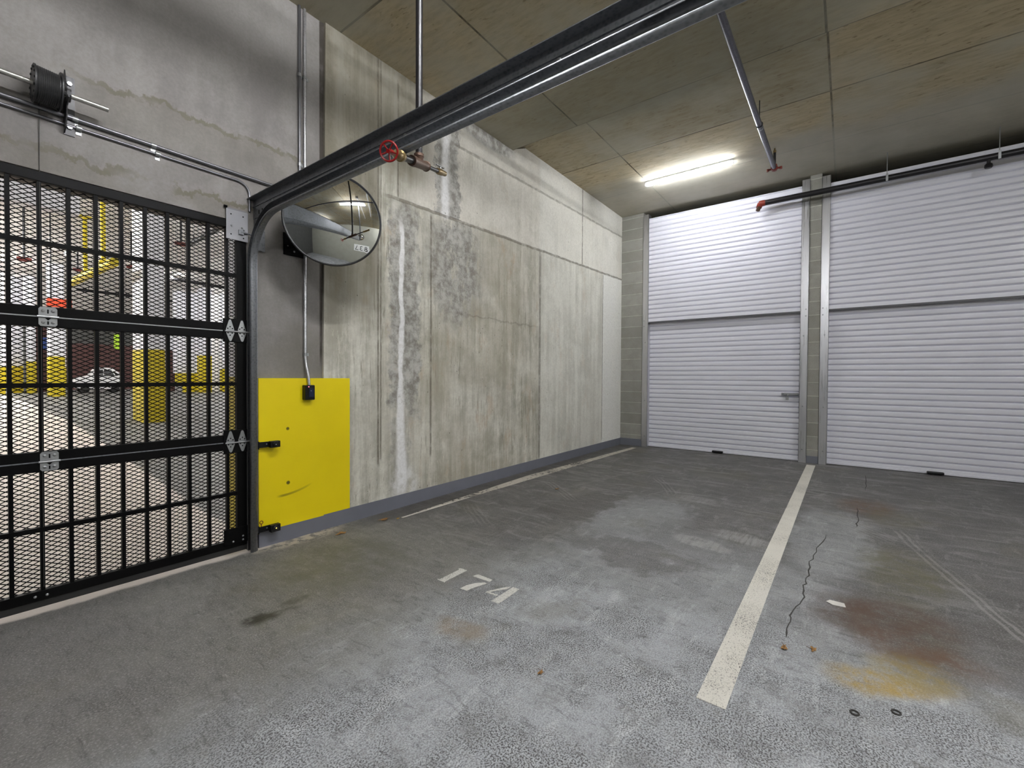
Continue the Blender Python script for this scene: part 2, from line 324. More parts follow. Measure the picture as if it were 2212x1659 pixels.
    # rust, yellow and oil stains
    def stain(cx, cy, rx, ry, col, k, a=0.0):
        nonlocal c
        c = n.mix(n.mul(n.ell(fx, fy, cx+.08, cy+.06, rx, ry, .45, a), k, n.mr(mid, .3, .6, .5, 1), n.mr(n.noise(7, 6, .78), .36, .58, .25, 1.15)), c, col)
    stain(3.08, -.16, .25, .3, lfd(84, 62, 44), .85, .5); stain(2.80, -.27, .16, .22, lfd(96, 70, 48), .8)
    stain(5.68, -.18, .34, .22, lfd(98, 72, 46), .8); stain(5.35, -.35, .3, .2, lfd(98, 94, 62), .45)
    stain(2.42, -.13, .10, .17, lfd(176, 146, 62), .95, .3); stain(2.58, -.24, .14, .14, lfd(146, 128, 70), .7)
    stain(3.9, -.3, .5, .22, lfd(100, 96, 64), .6); stain(6.5, 1.3, .4, .4, lfd(104, 100, 74), .3)
    stain(1.75, 2.75, .45, .4, lfd(96, 96, 78), .6); stain(1.64, 1.55, .09, .14, lfd(140, 118, 88), .5)
    stain(1.05, 2.47, .07, .05, lfd(48, 48, 40), .9); stain(1.17, 2.43, .12, .035, lfd(52, 52, 42), .8); stain(1.28, 2.5, .09, .03, lfd(60, 60, 48), .7)
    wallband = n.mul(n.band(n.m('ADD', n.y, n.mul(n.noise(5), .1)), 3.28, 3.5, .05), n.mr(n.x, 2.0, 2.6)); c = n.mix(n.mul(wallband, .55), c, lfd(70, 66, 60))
    sand = n.mul(n.ell(fx, fy, 1.88, 3.5, .32, .11, .5), n.mr(n.noise(16, 4), .4, .55)); c = n.mix(n.mul(sand, .7), c, lf(172, 162, 148))
    edge = n.mr(n.m('ADD', n.y, n.mul(n.noise(6, 4), .08)), 3.46, 3.50)          # outer slab starts at the gate line
    edge = n.mul(edge, n.mr(n.x, 1.62, 1.56))
    out = n.mix(n.noise(2, 5), lin(206, 196, 188), lin(220, 212, 202)); out = n.mix(n.mul(n.mr(n.noise(.25, 4), .55, .7), .25), out, lin(128, 120, 114))
    c = n.mix(edge, c, out)
    c = n.mix(n.mr(gr, .3, .7, 0, .3), c, n.mix(edge, lf(60, 59, 58), lf(150, 135, 125)))
    rough = n.m('ADD', n.mr(swirl, .3, .7, .62, .48), n.mul(fg, .2))
    return n.fin(c, rough, 0, n.m('ADD', n.mul(fine, n.mx(n.mul(fg, .9), .3)), n.mul(gr, .3)), .45, .006, .35)
def mat_block():
    n = NT('concrete_block')
    b = n.t.nodes.new('ShaderNodeTexBrick'); b.offset = .0
    n.L(n.vec(n.m('ADD', n.y, 7.3), n.z, 0.0), b.inputs['Vector'])
    for k, v in {'Scale': 1.0, 'Mortar Size': .006, 'Mortar Smooth': .3, 'Brick Width': 3.7, 'Row Height': .2032, 'Bias': 0.0}.items(): b.inputs[k].default_value = v
    b.inputs['Color1'].default_value = (*lb_(128, 127, 122), 1); b.inputs['Color2'].default_value = (*lb_(110, 109, 104), 1); b.inputs['Mortar'].default_value = (*lb_(152, 150, 143), 1)
    c = n.mix(n.mr(n.noise(6, 5, .65), .35, .7, 0, .4), b.outputs['Color'], lb_(98, 97, 92)); f = n.noise(90, 3)
    c = n.mix(n.mr(f, .3, .7, 0, .25), c, lb_(88, 86, 78))
    return n.fin(c, .92, 0, n.m('ADD', n.mul(f, .5), b.outputs['Fac']), .4, .006, .2)
def mat_yellow():
    n = NT('yellow_wall_paint'); k = n.noise(4, 5)
    c = n.mix(k, (.80, .62, .002), (.88, .70, .003))
    spots = n.mx(n.ell(n.x, n.z, on_y(610,924,3.555).x, on_y(610,924,3.555).z, .012, .012, .3), n.ell(n.x, n.z, on_y(611,1039,3.555).x, on_y(611,1039,3.555).z, .014, .014, .3))
    u = n.m('SUBTRACT', n.z, n.m('ADD', .355, n.m('MULTIPLY', n.m('POWER', n.m('MAXIMUM', n.m('SUBTRACT', n.x, 1.66), 0.0), 2.0), .8)))
    scr = n.mul(n.line(u, 0, .012), n.band(n.x, 1.66, 1.9, .03), n.mr(n.x, 1.66, 1.95, 1, .3))
    seam = n.mul(n.mr(n.voro(16, n.vec(0.0, 0.0, n.z)), .05, .12, 1, 0), n.line(n.x, 1.995, .014), n.mr(n.noise(5), .5, .55))
    bits = n.mul(n.mr(n.voro(9), .03, .05, 1, 0), n.mr(n.noise(3), .55, .6), .6)
    c = n.mix(n.mul(n.mx(spots, n.mul(scr, .7), n.mul(seam, .8), bits), .9), c, lin(70, 58, 20))
    return n.fin(c, .45, 0, n.noise(30, 3), .12, .006, .4)
def worn(name, col, thr, scale=38):
    n = NT(name); a = n.noise(scale, 3, .65); b = n.noise(2.0, 4, .6)
    keep = n.mr(n.m('ADD', a, n.mul(n.m('SUBTRACT', b, .5), .55)), thr-.04, thr+.04, 1, 0)
    n.fin(n.mix(n.noise(6, 4), tuple(q*.82 for q in col), col), .7)
    tr = n.t.nodes.new('ShaderNodeBsdfTransparent'); mxs = n.t.nodes.new('ShaderNodeMixShader')
    n.L(keep, mxs.inputs[0]); n.t.links.new(tr.outputs[0], mxs.inputs[1]); n.t.links.new(n.b.outputs[0], mxs.inputs[2]); n.t.links.new(mxs.outputs[0], n.out.inputs[0])
    return n.mat
def mat_galv(name, c, rough, var=.25):
    n = NT(name); k = n.voro(60); q = n.noise(1, 3, .6, n.sv(40, 40, 2))
    col = n.mix(n.mr(k, .1, .6), tuple(x*(1-var) for x in c), c)
    return n.fin(col, n.mr(q, .3, .7, rough-.07, rough+.08), .85)
def mat_alu():
    n = NT('brushed_aluminium'); q = n.noise(1, 4, .6, n.sv(90, 90, 1.2))
    return n.fin(n.mix(q, (.56, .56, .58), (.72, .72, .74)), n.mr(q, .3, .7, .26, .42), .95)
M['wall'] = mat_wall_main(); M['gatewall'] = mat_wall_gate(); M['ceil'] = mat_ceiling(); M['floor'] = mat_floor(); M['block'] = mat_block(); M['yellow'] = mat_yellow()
M['stripe'] = worn('worn_white_line_paint', lin(222, 218, 208), .60, 150); M['faint'] = worn('faded_line_paint', lin(190, 184, 172), .57, 22); M['digit'] = worn('worn_stencil_paint', lin(222, 220, 214), .57, 140)
M['galv'] = mat_galv('galvanised_steel', (.27, .28, .30), .46); M['galv_light'] = mat_galv('bright_zinc_steel', (.40, .41, .42), .42, .12); M['alu'] = mat_alu()
M['plate'] = simple('grey_coated_plate', lin(150, 150, 154), .5, .25, .05)
M['black'] = simple('black_gate_paint', (.0012, .0012, .0014), .5, 0, .3, 60, .12); M['black_plastic'] = simple('black_plastic', (.004, .004, .005), .4, 0, .12, 30, .3)
M['pipe'] = simple('black_steel_pipe', (.018, .017, .019), .38, .3, .3, 12); M['greypipe'] = mat_galv('grey_steel_pipe', (.14, .14, .16), .35)
M['conduit'] = simple('zinc_conduit', (.20, .20, .215), .36, .8, .1, 6); M['conduit_pale'] = mat_galv('pale_zinc_conduit', (.62, .62, .64), .36); M['door'] = simple('white_door_steel', lin(226, 226, 236), .36, 0, .03, 4)
M['doorgap'] = simple('shaded_door_edge', lin(88, 88, 92), .5); M['palewall'] = simple('pale_concrete', lin(158, 157, 146), .85, 0, .14, 2)
M['red'] = simple('red_fitting_paint', lin(122, 42, 30), .4, 0, .2); M['redwheel'] = simple('red_handwheel_enamel', lin(150, 20, 22), .3, 0, .2)
M['brass'] = simple('aged_brass', (.28, .20, .09), .38, .85, .25, 40); M['bronze'] = simple('brown_cast_bronze', (.11, .065, .045), .5, .5, .25, 40)
M['curb'] = simple('grey_baseboard_paint', lin(110, 112, 122), .6, 0, .1, 8); M['screen'] = simple('dark_blue_reader_face', lin(34, 40, 66), .2)
M['rubber'] = simple('black_rubber', (.01, .01, .01), .7); M['mirror_rim'] = simple('black_rim_rubber', (.01, .01, .011), .45)
nt = NT('convex_mirror_acrylic'); M['mirror'] = nt.fin((.82, .84, .85), .012, 1.0)
M['tube'] = emis('lit_tube_lamp', (.97, .98, 1.0), 200.0); M['tube_new'] = emis('lit_new_tube_lamp', (.96, .98, 1.0), 62.0); M['tube_out'] = emis('lit_tube_lamp_outside', (.99, .985, .98), 215.0)
M['lampbody'] = simple('white_lamp_housing', lin(225, 225, 228), .4); M['led'] = emis('red_status_led', (1.0, .05, .12), 2.0); M['yled'] = emis('yellow_status_led', (1.0, .75, .05), 1.2)
M['leaf'] = simple('orange_dry_leaf', lin(150, 112, 64), .7, 0, .3, 60); M['leafy'] = simple('yellow_dry_leaf', lin(190, 150, 60), .7, 0, .25, 60); M['paper'] = simple('white_paper_scrap', lin(205, 202, 196), .8)
M['crack'] = simple('crack_shadow', lin(54, 52, 50), .9); M['cable'] = simple('steel_cable', (.09, .085, .08), .6, .4)
M['white'] = simple('white_wall_paint', lin(226, 226, 232), .55, 0, .03, 3); M['cream'] = simple('pale_garage_ceiling_paint', lin(216, 213, 210), .8, 0, .06, 2); M['yplain'] = simple('bright_yellow_paint', (.58, .47, .01), .45, 0, .06, 3)
M['brown'] = simple('dark_brown_panel', lin(82, 52, 48), .7, 0, .2, 3); M['dark'] = simple('dark_grey_panel', lin(74, 74, 72), .7, 0, .3, 3); M['carwhite'] = simple('white_car_paint', lin(226, 226, 228), .25); M['glass'] = simple('dark_car_glass', (.015, .017, .018), .08)
M['tyre'] = simple('black_tyre', (.012, .012, .012), .8); M['redlens'] = simple('red_car_lens', lin(150, 20, 20), .2); M['orange'] = simple('orange_red_sign_face', lin(226, 84, 50), .5)
M['sign'] = simple('white_sign_face', lin(228, 228, 226), .5); M['ink'] = simple('black_sign_ink', (.01, .01, .01), .6); M['blue'] = simple('blue_sign_face', lin(50, 80, 150), .5)
M['drum'] = simple('grey_cast_drum', (.06, .06, .062), .45, .6, .25, 40); M['shaft'] = mat_galv('zinc_shaft', (.50, .49, .46), .35)
# ------------------------------------------------------------------ the room
WY, GY, DX, CZ, NZ = 3.475, 3.50, 8.10, 4.33, 4.19          # main wall, gate wall, door wall, ceiling, near slab
struct(MB().box(-6, 10.2, -4.3, 3.82, -.2, 0).build('floor', M['floor']), 'worn grey concrete garage floor', 'floor')
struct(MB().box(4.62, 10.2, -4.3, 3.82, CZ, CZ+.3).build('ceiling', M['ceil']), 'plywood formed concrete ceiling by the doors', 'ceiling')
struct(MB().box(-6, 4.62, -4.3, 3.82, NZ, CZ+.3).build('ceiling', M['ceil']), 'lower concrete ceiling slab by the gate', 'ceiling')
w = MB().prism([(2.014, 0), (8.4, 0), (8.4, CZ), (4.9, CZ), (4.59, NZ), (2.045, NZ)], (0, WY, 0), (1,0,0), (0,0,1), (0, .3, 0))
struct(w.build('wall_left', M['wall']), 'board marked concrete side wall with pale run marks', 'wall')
struct(MB().prism([(-6, 0), (-1.94, 0), (-1.94, 2.38), (1.442, 2.38), (1.442, 0), (2.06, 0), (2.06, NZ), (-6, NZ)], (0, GY, 0), (1,0,0), (0,0,1), (0, .315, 0)).build('wall_gate', M['gatewall']), 'smooth grey concrete wall above and beside the gate', 'wall')
struct(MB().box(1.4405, 1.446, 3.535, 3.814, 1.27, 2.38).build('trim_jamb', M['white']), 'white painted gate opening jamb', 'trim')
struct(MB().box(1.4405, 1.446, 3.535, 3.814, .0, 1.27).build('trim_jamb', M['yplain']), 'yellow painted lower gate jamb', 'trim')
PY = WY-.005
yp = MB().box(1.508, 2.02, PY, GY, .10, 1.261).box(2.0195, 2.264, PY, WY, .125, 1.261)
tag(yp.build('painted_wall_panel', M['yellow']), 'bright yellow rectangle painted on the wall beside the gate', 'painted panel')
struct(MB().box(2.02, 8.1, WY-.006, WY+.01, 0, .125).build('baseboard_left', M['curb']), 'grey painted band along the side wall foot', 'baseboard')
struct(MB().box(1.508, 2.02, PY-.002, GY+.01, 0, .118).build('baseboard_gate', M['curb']), 'grey painted band beside the gate track', 'baseboard')
struct(MB().box(DX, 8.4, 3.056, WY, 0, CZ).build('wall_far', M['block']), 'concrete block pilaster in the far corner', 'wall')
struct(MB().box(DX, 8.4, .336, .484, 0, CZ).build('wall_far', M['block']), 'concrete block post between the two roller doors', 'wall')
struct(MB().box(DX, 8.4, -4.3, -2.19, 0, CZ).build('wall_far', M['block']), 'concrete block wall right of the wide roller door', 'wall')
struct(MB().box(DX-.006, DX+.01, 3.056, WY, 0, .13).box(DX-.006, DX+.01, .336, .484, 0, .11).build('baseboard_far', M['curb']), 'grey painted band at the block post feet', 'baseboard')
struct(MB().box(-6, 8.4, -4.3, -4.0, 0, CZ).build('wall_right', M['palewall']), 'concrete wall behind the camera', 'wall')
struct(MB().box(-6.2, -6, -4.3, 3.82, 0, CZ).build('wall_back', M['dark']), 'concrete wall at the back of the bay', 'wall')
struct(MB().box(10.0, 10.2, -4.3, 3.76, 0, CZ).box(8.4, 10, 3.5, 3.7, 0, CZ).box(8.4, 10, -4.3, -4.1, 0, CZ).build('wall_storage', M['dark']), 'dark storage room walls behind the roller doors', 'wall')

# ------------------------------------------------------------------ roller doors
P = .0825
def curtain(x, y0, y1, zb, zt, phase):
    b = MB(); prof = []; z = zb; k = 0
    zs = zb - phase
    while zs < zt:
        for dz, dx in ((.0, .026), (.005, .026), (.022, .002), (.030, -.0015), (.060, -.0015), (.0775, .0), (.0805, .003)):
            q = zs+dz
            if zb <= q <= zt: prof.append((x+dx, q))
        zs += P
    prof = [(prof[0][0], zb)] + prof + [(prof[-1][0], zt)]
    vs = [(px, y, pz) for px, pz in prof for y in (y0, y1)]
    return b.add(vs, [(2*i, 2*i+1, 2*i+3, 2*i+2) for i in range(len(prof)-1)])
def roller_door(label, yr, yl, ztop, gr, gl, gtop_r, gtop_l, hy, latch):
    t = thing('roller_door', (DX, (yr+yl)/2, 0), label, 'door')
    u = curtain(DX+.012, yr-.03, yl+.03, 2.31, ztop, .030).build('upper_panel', M['door'], t, solid=.002)
    MB().box(DX+.004, DX+.034, yr, yl, 2.285, 2.309).build('bottom_rail', M['doorgap'], t)  # panel's bottom edge, coloured dark for the shade in the gap
    curtain(DX+.098, yr-.03, yl+.03, .035, 2.36, .044).build('lower_curtain', M['door'], t, solid=.002)
    MB().bbox(DX+.083, DX+.115, yr-.01, yl+.01, .006, .034).build('bottom_bar', M['door'], t)
    for (a, b, zt, side) in ((gr[0], gr[1], gtop_r, 1), (gl[0], gl[1], gtop_l, -1)):
        g = MB().box(DX-.012, DX-.008, a, b, 0, zt)
        e = b if side == 1 else a
        g.box(DX-.012, DX+.11, e-.004, e, 0, zt) if side == 1 else g.box(DX-.012, DX+.11, e, e+.004, 0, zt)
        o = a if side == 1 else b
        g.box(DX-.012, DX, min(o, o+.004*side), max(o, o+.004*side), 0, zt)
        go = g.build('guide', M['alu'], t); go['label'] = 'brushed aluminium door guide'
        bolts = MB()
        for zz, ff in ((2.33, .7), (2.23, .7), (1.93, .45), (.86, .45), (.2, .45)):
            yy = a+(b-a)*(ff if side == -1 else 1-ff); bolts.lathe((DX-.012, yy, zz), (-1, 0, 0), [(0, .011), (.004, .011), (.006, .006)], 10)
        bolts.build_each('bolt', M['galv_light'], go)
    h = MB().bbox(DX+.030, DX+.086, hy-.085, hy+.085, .008, .044, .012).box(DX+.03, DX+.04, hy-.06, hy+.06, .004, .010)
    h.build('handle', M['black_plastic'], t)
    if latch:
        z = 1.035; l = MB().bbox(DX+.045, DX+.093, .600, .825, z-.020, z+.020, .003)
        lo = l.build('latch', M['galv'], t, False); lo['label'] = 'zinc slide bolt latch'
        MB().cyl((DX+.040, .585, z), (DX+.040, .79, z), .0075, 12).cyl((DX+.040, .735, z), (DX+.008, .735, z-.03), .006, 10).build('slide_bolt', M['galv_light'], lo, True)
        MB().torus((DX+.030, .745, z-.035), (0, 1, 0), .016, .004, 16, 6).bbox(DX+.012, DX+.036, .725, .765, z-.088, z-.045, .004).build('padlock', M['galv_light'], lo)
    return t
roller_door('narrow white corrugated roller door with a slide bolt latch', .585, 2.951, 4.205, (.484, .587), (2.949, 3.056), 4.285, 4.278, 1.749, True)
roller_door('wide white corrugated roller door at the right edge of the photo', -2.09, .233, 4.165, (-2.19, -2.088), (.231, .336), 4.28, 4.278, -.959, False)

# ------------------------------------------------------------------ black mesh gate
GF, GB = 3.490, 3.528                         # front and back face
gx0, gx1 = -1.9, 1.436
secs = [(.050, .803, .435), (.807, 1.590, 1.220), (1.596, 2.372, 1.992)]
gate = thing('mesh_gate', ((gx0+gx1)/2, GF, 0), 'black sectional overhead gate of bars and diamond mesh', 'gate')
barx = [1.314-.1140*k for k in range(28)]
def lattice(x0, x1, z0, z1, y, LW=.048, SW=.0245, w=.0048, t=.003):
    b = MB(); sl = SW/LW
    for sg in (1, -1):
        for k in range(-400, 400):
            # z = z0 + sg*sl*(x-x1) + k*SW
            pts = []
            c = z0+k*SW
            xa, xb = x0, x1
            f = lambda x: c+sg*sl*(x-x1)
            za, zb = f(xa), f(xb)
            lo, hi = (xa, xb)
            # clip to z range
            g = lambda z: x1+(z-c)/(sg*sl)
            xs = sorted((g(z0), g(z1))); lo = max(lo, xs[0]); hi = min(hi, xs[1])
            if hi-lo < .004: continue
            p, q = Vector((lo, y, f(lo))), Vector((hi, y, f(hi))); d = (q-p).normalized(); nn = Vector((-d.z, 0, d.x))*w/2; yy = Vector((0, t/2, 0))
            o = Vector((0, .0008*sg, 0))
            b.add([p-nn-yy+o, p+nn-yy+o, p+nn+yy+o, p-nn+yy+o, q-nn-yy+o, q+nn-yy+o, q+nn+yy+o, q-nn+yy+o], [(0,1,2,3),(7,6,5,4),(0,4,5,1),(1,5,6,2),(2,6,7,3),(3,7,4,0)])
    return b
RH = .053
for i, (z0, z1, zm) in enumerate(secs):
    fr = MB().bbox(gx0, gx1, GF, GB, z0, z0+RH, .003).bbox(gx0, gx1, GF, GB, z1-RH, z1, .003)
    fr.bbox(1.372, gx1, GF, GB, z0+RH-.004, z1-RH+.004, .003).bbox(gx0, gx0+.064, GF, GB, z0+RH-.004, z1-RH+.004, .003)
    sec = fr.build('gate_section', M['black'], gate)
    for x in barx: MB().box(x-.0085, x+.0085, GF+.004, GB-.004, z0+RH, z1-RH).build('vertical_bar', M['black'], sec)
    MB().box(gx0+.06, 1.374, GF+.002, GB-.006, zm-.0125, zm+.0125).build('cross_bar', M['black'], sec)
    lattice(gx0+.05, 1.376, z0+RH-.006, z1-RH+.006, GB-.002).build('mesh_panel', M['black'], sec)
for zj, mt in ((1.593, 'galv_light'), (.805, 'galv')):  # thin strips that stand in for the highlight at each joint
    MB().box(gx0, 1.30, GF-.0016, GF+.004, zj-.003, zj+.003).build('joint_strip', M[mt], gate)['label'] = 'pale metal strip added for the highlight along the gate joint'
def leaf_poly(w, h, tip):      # tapered leaf with rounded tip
    return [(-w/2, 0), (w/2, 0), (w/2, h*.12), (tip/2, h*.88), (tip/4, h), (-tip/4, h), (-tip/2, h*.88), (-w/2, h*.12)]
for zj in (1.593, .805):
    bp = MB().bbox(1.283, 1.436, GF-.006, GF+.001, zj-.078, zj+.088, .002).build('hinge_plate', M['black'], gate)
    for xh in (1.325, 1.402):
        h = MB().prism(leaf_poly(.052, .076, .018), (xh, GF-.0062, zj+.004), (1,0,0), (0,0,1), (0, -.004, 0))
        h.prism([(a, -b) for a, b in leaf_poly(.052, .064, .018)], (xh+.002, GF-.0062, zj-.006), (1,0,0), (0,0,1), (0, -.004, 0))
        h.cyl((xh-.03, GF-.014, zj-.002), (xh+.03, GF-.014, zj-.002), .006, 10)
        ho = h.build('hinge', M['galv_light'], gate); ho['label'] = 'zinc end hinge'
        s = MB()
        for dx, dz in ((-.015, .018), (.015, .018), (0, .03), (0, -.03), (-.013, -.014), (.013, -.014)): s.lathe((xh+dx, GF-.0101, zj+dz), (0, -1, 0), [(0, .0045), (.002, .0045), (.003, .002)], 8)
        s.build_each('screw', M['black'], ho)
    ro = MB().cyl((1.29, GF-.016, zj-.002), (1.462, GF-.016, zj-.002), .0055, 10).lathe((1.452, GF-.016, zj-.002), (1, 0, 0), [(0, .010), (.002, .022), (.016, .022), (.018, .010)], 16)
    ro.build('roller', M['galv_light'], gate, True)
    xh = .430
    h = MB()
    for sg, hh in ((1, .050), (-1, .048)):
        pl = [(-.036, 0), (.036, 0), (.036, hh*.8), (.028, hh), (-.028, hh), (-.036, hh*.8)]
        h.prism([(a, b*sg) for a, b in pl], (xh, GF-.0005, zj+.003*sg), (1,0,0), (0,0,1), (0, -.004, 0))
    h.cyl((xh-.042, GF-.008, zj), (xh+.042, GF-.008, zj), .0065, 10)
    ho = h.build('hinge', M['galv_light'], gate); ho['label'] = 'zinc centre hinge'
    s = MB()
    for dx, dz in ((-.019, .032), (.019, .032), (-.019, -.03), (.019, -.03)): s.lathe((xh+dx, GF-.0044, zj+dz), (0, -1, 0), [(0, .008), (.003, .0075), (.006, .003)], 10)
    s.build_each('screw', M['galv_light'], ho)
    MB().box(xh-.003, xh+.003, GF-.0052, GF-.004, zj+.018, zj+.04).box(xh-.003, xh+.003, GF-.0052, GF-.004, zj-.042, zj-.024).prism([(-.014, 0), (.014, 0), (0, -.016)], (xh, GF-.0046, zj-.004), (1,0,0), (0,0,1), (0, -.0008, 0)).build_each('hinge_slot', M['black'], ho)
# corner brackets
tb = MB().bbox(1.303, 1.445, GF-.012, GF-.006, 2.240, 2.448, .002).prism([(0, 0), (.142, 0), (.142, .03), (0, .03)], (1.303, GF-.010, 2.447), (1,0,0), (0, .75, .66), (0, .004, .004))
tbo = tb.build('top_bracket', M['plate'], gate); tbo['label'] = 'grey top corner bracket plate'
s = MB()
for x, z in ((1.333, 2.415), (1.412, 2.415), (1.333, 2.275), (1.414, 2.262)): s.lathe((x, GF-.0122, z), (0, -1, 0), [(0, .005), (.0006, .005)], 10)
s.build_each('bolt_hole', M['black'], tbo)
s = MB()
for x, z in ((1.405, 2.335), (1.418, 2.322), (1.412, 2.292), (1.335, 2.335)): s.lathe((x, GF-.0122, z), (0, -1, 0), [(0, .006), (.004, .005), (.006, .002)], 8)
s.build_each('bolt', M['galv_light'], tbo); MB().cyl((1.312, GF-.004, 2.462), (1.292, GF-.004, 2.462), .008, 10).build('roller', M['black'], tbo)
MB().cyl((1.40, GF-.02, 2.30), (1.462, GF-.02, 2.30), .0055, 10).box(1.38, 1.41, GF-.024, GF-.011, 2.285, 2.315).build('roller', M['galv'], gate, True)
bb = MB().bbox(1.283, 1.440, GF-.007, GF+.001, .075, .190, .002).build('bottom_bracket', M['black'], gate)
for px, py in ((504, 1170), (525, 1157), (525, 1165)):
    q = on_y(px, py, GF-.007); MB().lathe((q.x, GF-.007, q.z), (0, -1, 0), [(0, .007), (.004, .006), (.006, .002)], 10).build_each('bolt', M['galv_light'], bb)
sealo = MB().box(gx0, gx1, GF+.006, GB-.006, .012, .052).build('bottom_seal', M['rubber'], gate)
for px, py in ((76, 1290), (102, 1284)):
    q = on_y(px, py, GF); MB().lathe((q.x, GF, q.z), (0, -1, 0), [(0, .007), (.004, .006), (.006, .002)], 10).build_each('bolt', M['galv_light'], gate)

# ------------------------------------------------------------------ gate track
tr = thing('gate_track', (1.46, 3.455, 0), 'galvanised steel gate track curving from floor to overhead rail', 'track')
TX, TYv, TR, TZ = 1.464, 3.456, .37, 2.422
path = [Vector((TX, TYv, 0)), Vector((TX, TYv, 2.05))] + arc((TX, TYv-TR, TZ-TR), (0, 1, 0), (0, 0, 1), TR, 0, PI/2, 18)[1:] + [Vector((TX, .2, TZ))]
path[1].z = TZ-TR
prof = [(-.026, -.017), (-.029, -.027), (-.022, -.033), (.004, -.033), (.018, -.025), (.024, -.008), (.024, .012), (.018, .028), (.006, .034), (-.022, .034), (-.026, .026)]
def sweep(b, path, prof):
    n = len(prof); vs = []; fs = []
    for i, p in enumerate(path):
        d = (path[min(i+1, len(path)-1)]-path[max(i-1, 0)]).normalized(); nn = Vector((0, d.z, -d.y))     # towards outside of the bend
        for x, q in prof: vs.append(p+Vector((x, 0, 0))+nn*q)
    for i in range(len(path)-1):
        for k in range(n-1): fs.append((i*n+k, i*n+k+1, (i+1)*n+k+1, (i+1)*n+k))
    return b.add(vs, fs)
# vertical run has d=(0,0,1): outside normal = +Y ; horizontal d=(0,-1,0): normal = +Z
sweep(MB(), path, prof).build('rail', M['galv'], tr, True, .0022)
an = MB().box(TX+.026, TX+.030, .2, 3.50, 2.425, 2.562).box(TX-.020, TX+.030, .2, 3.50, 2.558, 2.562).box(TX+.020, TX+.026, .2, 3.50, 2.508, 2.512)
ao = an.build('stiffening_angle', M['galv'], tr)
s = MB()
for y in (.9, 1.35, 1.80, 2.30, 2.72, 3.2):
    s.lathe((TX+.026, y, 2.495), (-1, 0, 0), [(0, .011), (.005, .010), (.008, .004)], 10)
    if y < 3: s.lathe((TX+.022, y-.04, 2.425), (-1, 0, 0), [(0, .009), (.004, .008), (.006, .003)], 10)
s.build_each('bolt', M['galv_light'], ao, True)
sl = MB()
for k in range(6): sl.box(TX+.0245, TX+.0262, 3.40-.05*k, 3.412-.05*k, 2.445, 2.475)
sl.build_each('slot', M['black'], ao)
ja = MB().box(TX+.026, TX+.030, TYv-.01, GY-.009, .12, 2.42).box(TX+.026, TX+.042, GY-.013, GY-.009, .12, 2.42).box(TX+.03, TX+.10, GY-.016, GY-.0125, 2.20, 2.42)
jo = ja.build('jamb_angle', M['galv'], tr)
s = MB()
for z in (1.36, 1.385, 1.41, 2.0, 2.03, .75, .78): s.box(TX+.0295, TX+.0306, TYv+.012, TYv+.03, z, z+.014)
s.build_each('slot', M['black'], jo)
MB().box(TX+.030, TX+.034, 3.30, GY-.012, 2.40, 2.545).build('corner_plate', M['galv'], tr)
hg = MB().box(TX+.031, TX+.034, .26, .30, 2.44, NZ).box(TX+.031, TX+.07, .26, .263, 2.44, NZ)
hg.build('hanger_angle', M['galv'], tr)

# ------------------------------------------------------------------ counterbalance shaft, drum, cable
SY = 3.395
sh = thing('counterbalance_shaft', (.43, SY, 2.79), 'steel torsion shaft with grooved cable drum above the gate', 'shaft')
MB().cyl((gx0, SY, 2.792), (.668, SY, 2.792), .0135, 18).build('rod', M['shaft'], sh, True)
pr = [(0, .03), (.0, .094), (.006, .094), (.010, .086)]
for k in range(11): pr += [(.012+.0075*k, .087-.0006*k), (.0155+.0075*k, .0895-.0006*k)]
pr += [(.096, .083), (.098, .098), (.104, .098), (.106, .05), (.115, .03)]
dr = MB().lathe((.372, SY, 2.792), (1, 0, 0), pr, 40).build('cable_drum', M['drum'], sh, True)
s = MB()
for k in range(14):
    a = 2*PI*k/14; s.lathe((.3722, SY+.078*math.cos(a), 2.792+.078*math.sin(a)), (-1, 0, 0), [(0, .006), (.004, .006), (.005, .003)], 8)
s.lathe((.478, SY-.02, 2.85), (1, 0, 0), [(0, .012), (.012, .012)], 6).lathe((.478, SY-.05, 2.775), (1, 0, 0), [(0, .012), (.012, .012)], 6)
s.build_each('rivet', M['drum'], dr)
bpl = MB().prism([(GY-.002, 2.93), (GY-.028, 2.96), (SY+.02, 2.83), (SY-.03, 2.81), (SY-.035, 2.77), (SY+.01, 2.74), (GY-.058, 2.64), (GY-.002, 2.62)], (.500, 0, 0), (0,1,0), (0,0,1), (.005, 0, 0))
bpl.box(.500, .545, GY-.006, GY-.001, 2.615, 2.94).lathe((.495, SY, 2.792), (1, 0, 0), [(0, .034), (.018, .034), (.02, .02)], 20)
bo = bpl.build('bearing_bracket', M['drum'], sh)
MB().lathe((.524, GY-.007, 2.66), (0, -1, 0), [(0, .013), (.008, .012)], 6).lathe((.524, GY-.007, 2.90), (0, -1, 0), [(0, .013), (.008, .012)], 6).build_each('bolt', M['galv_light'], bo)
MB().tube([(.405, SY+.0915, 2.79), (.405, 3.4955, 2.42), (.405, 3.4955, .12)], .0019, 8).build('cable', M['cable'], sh)

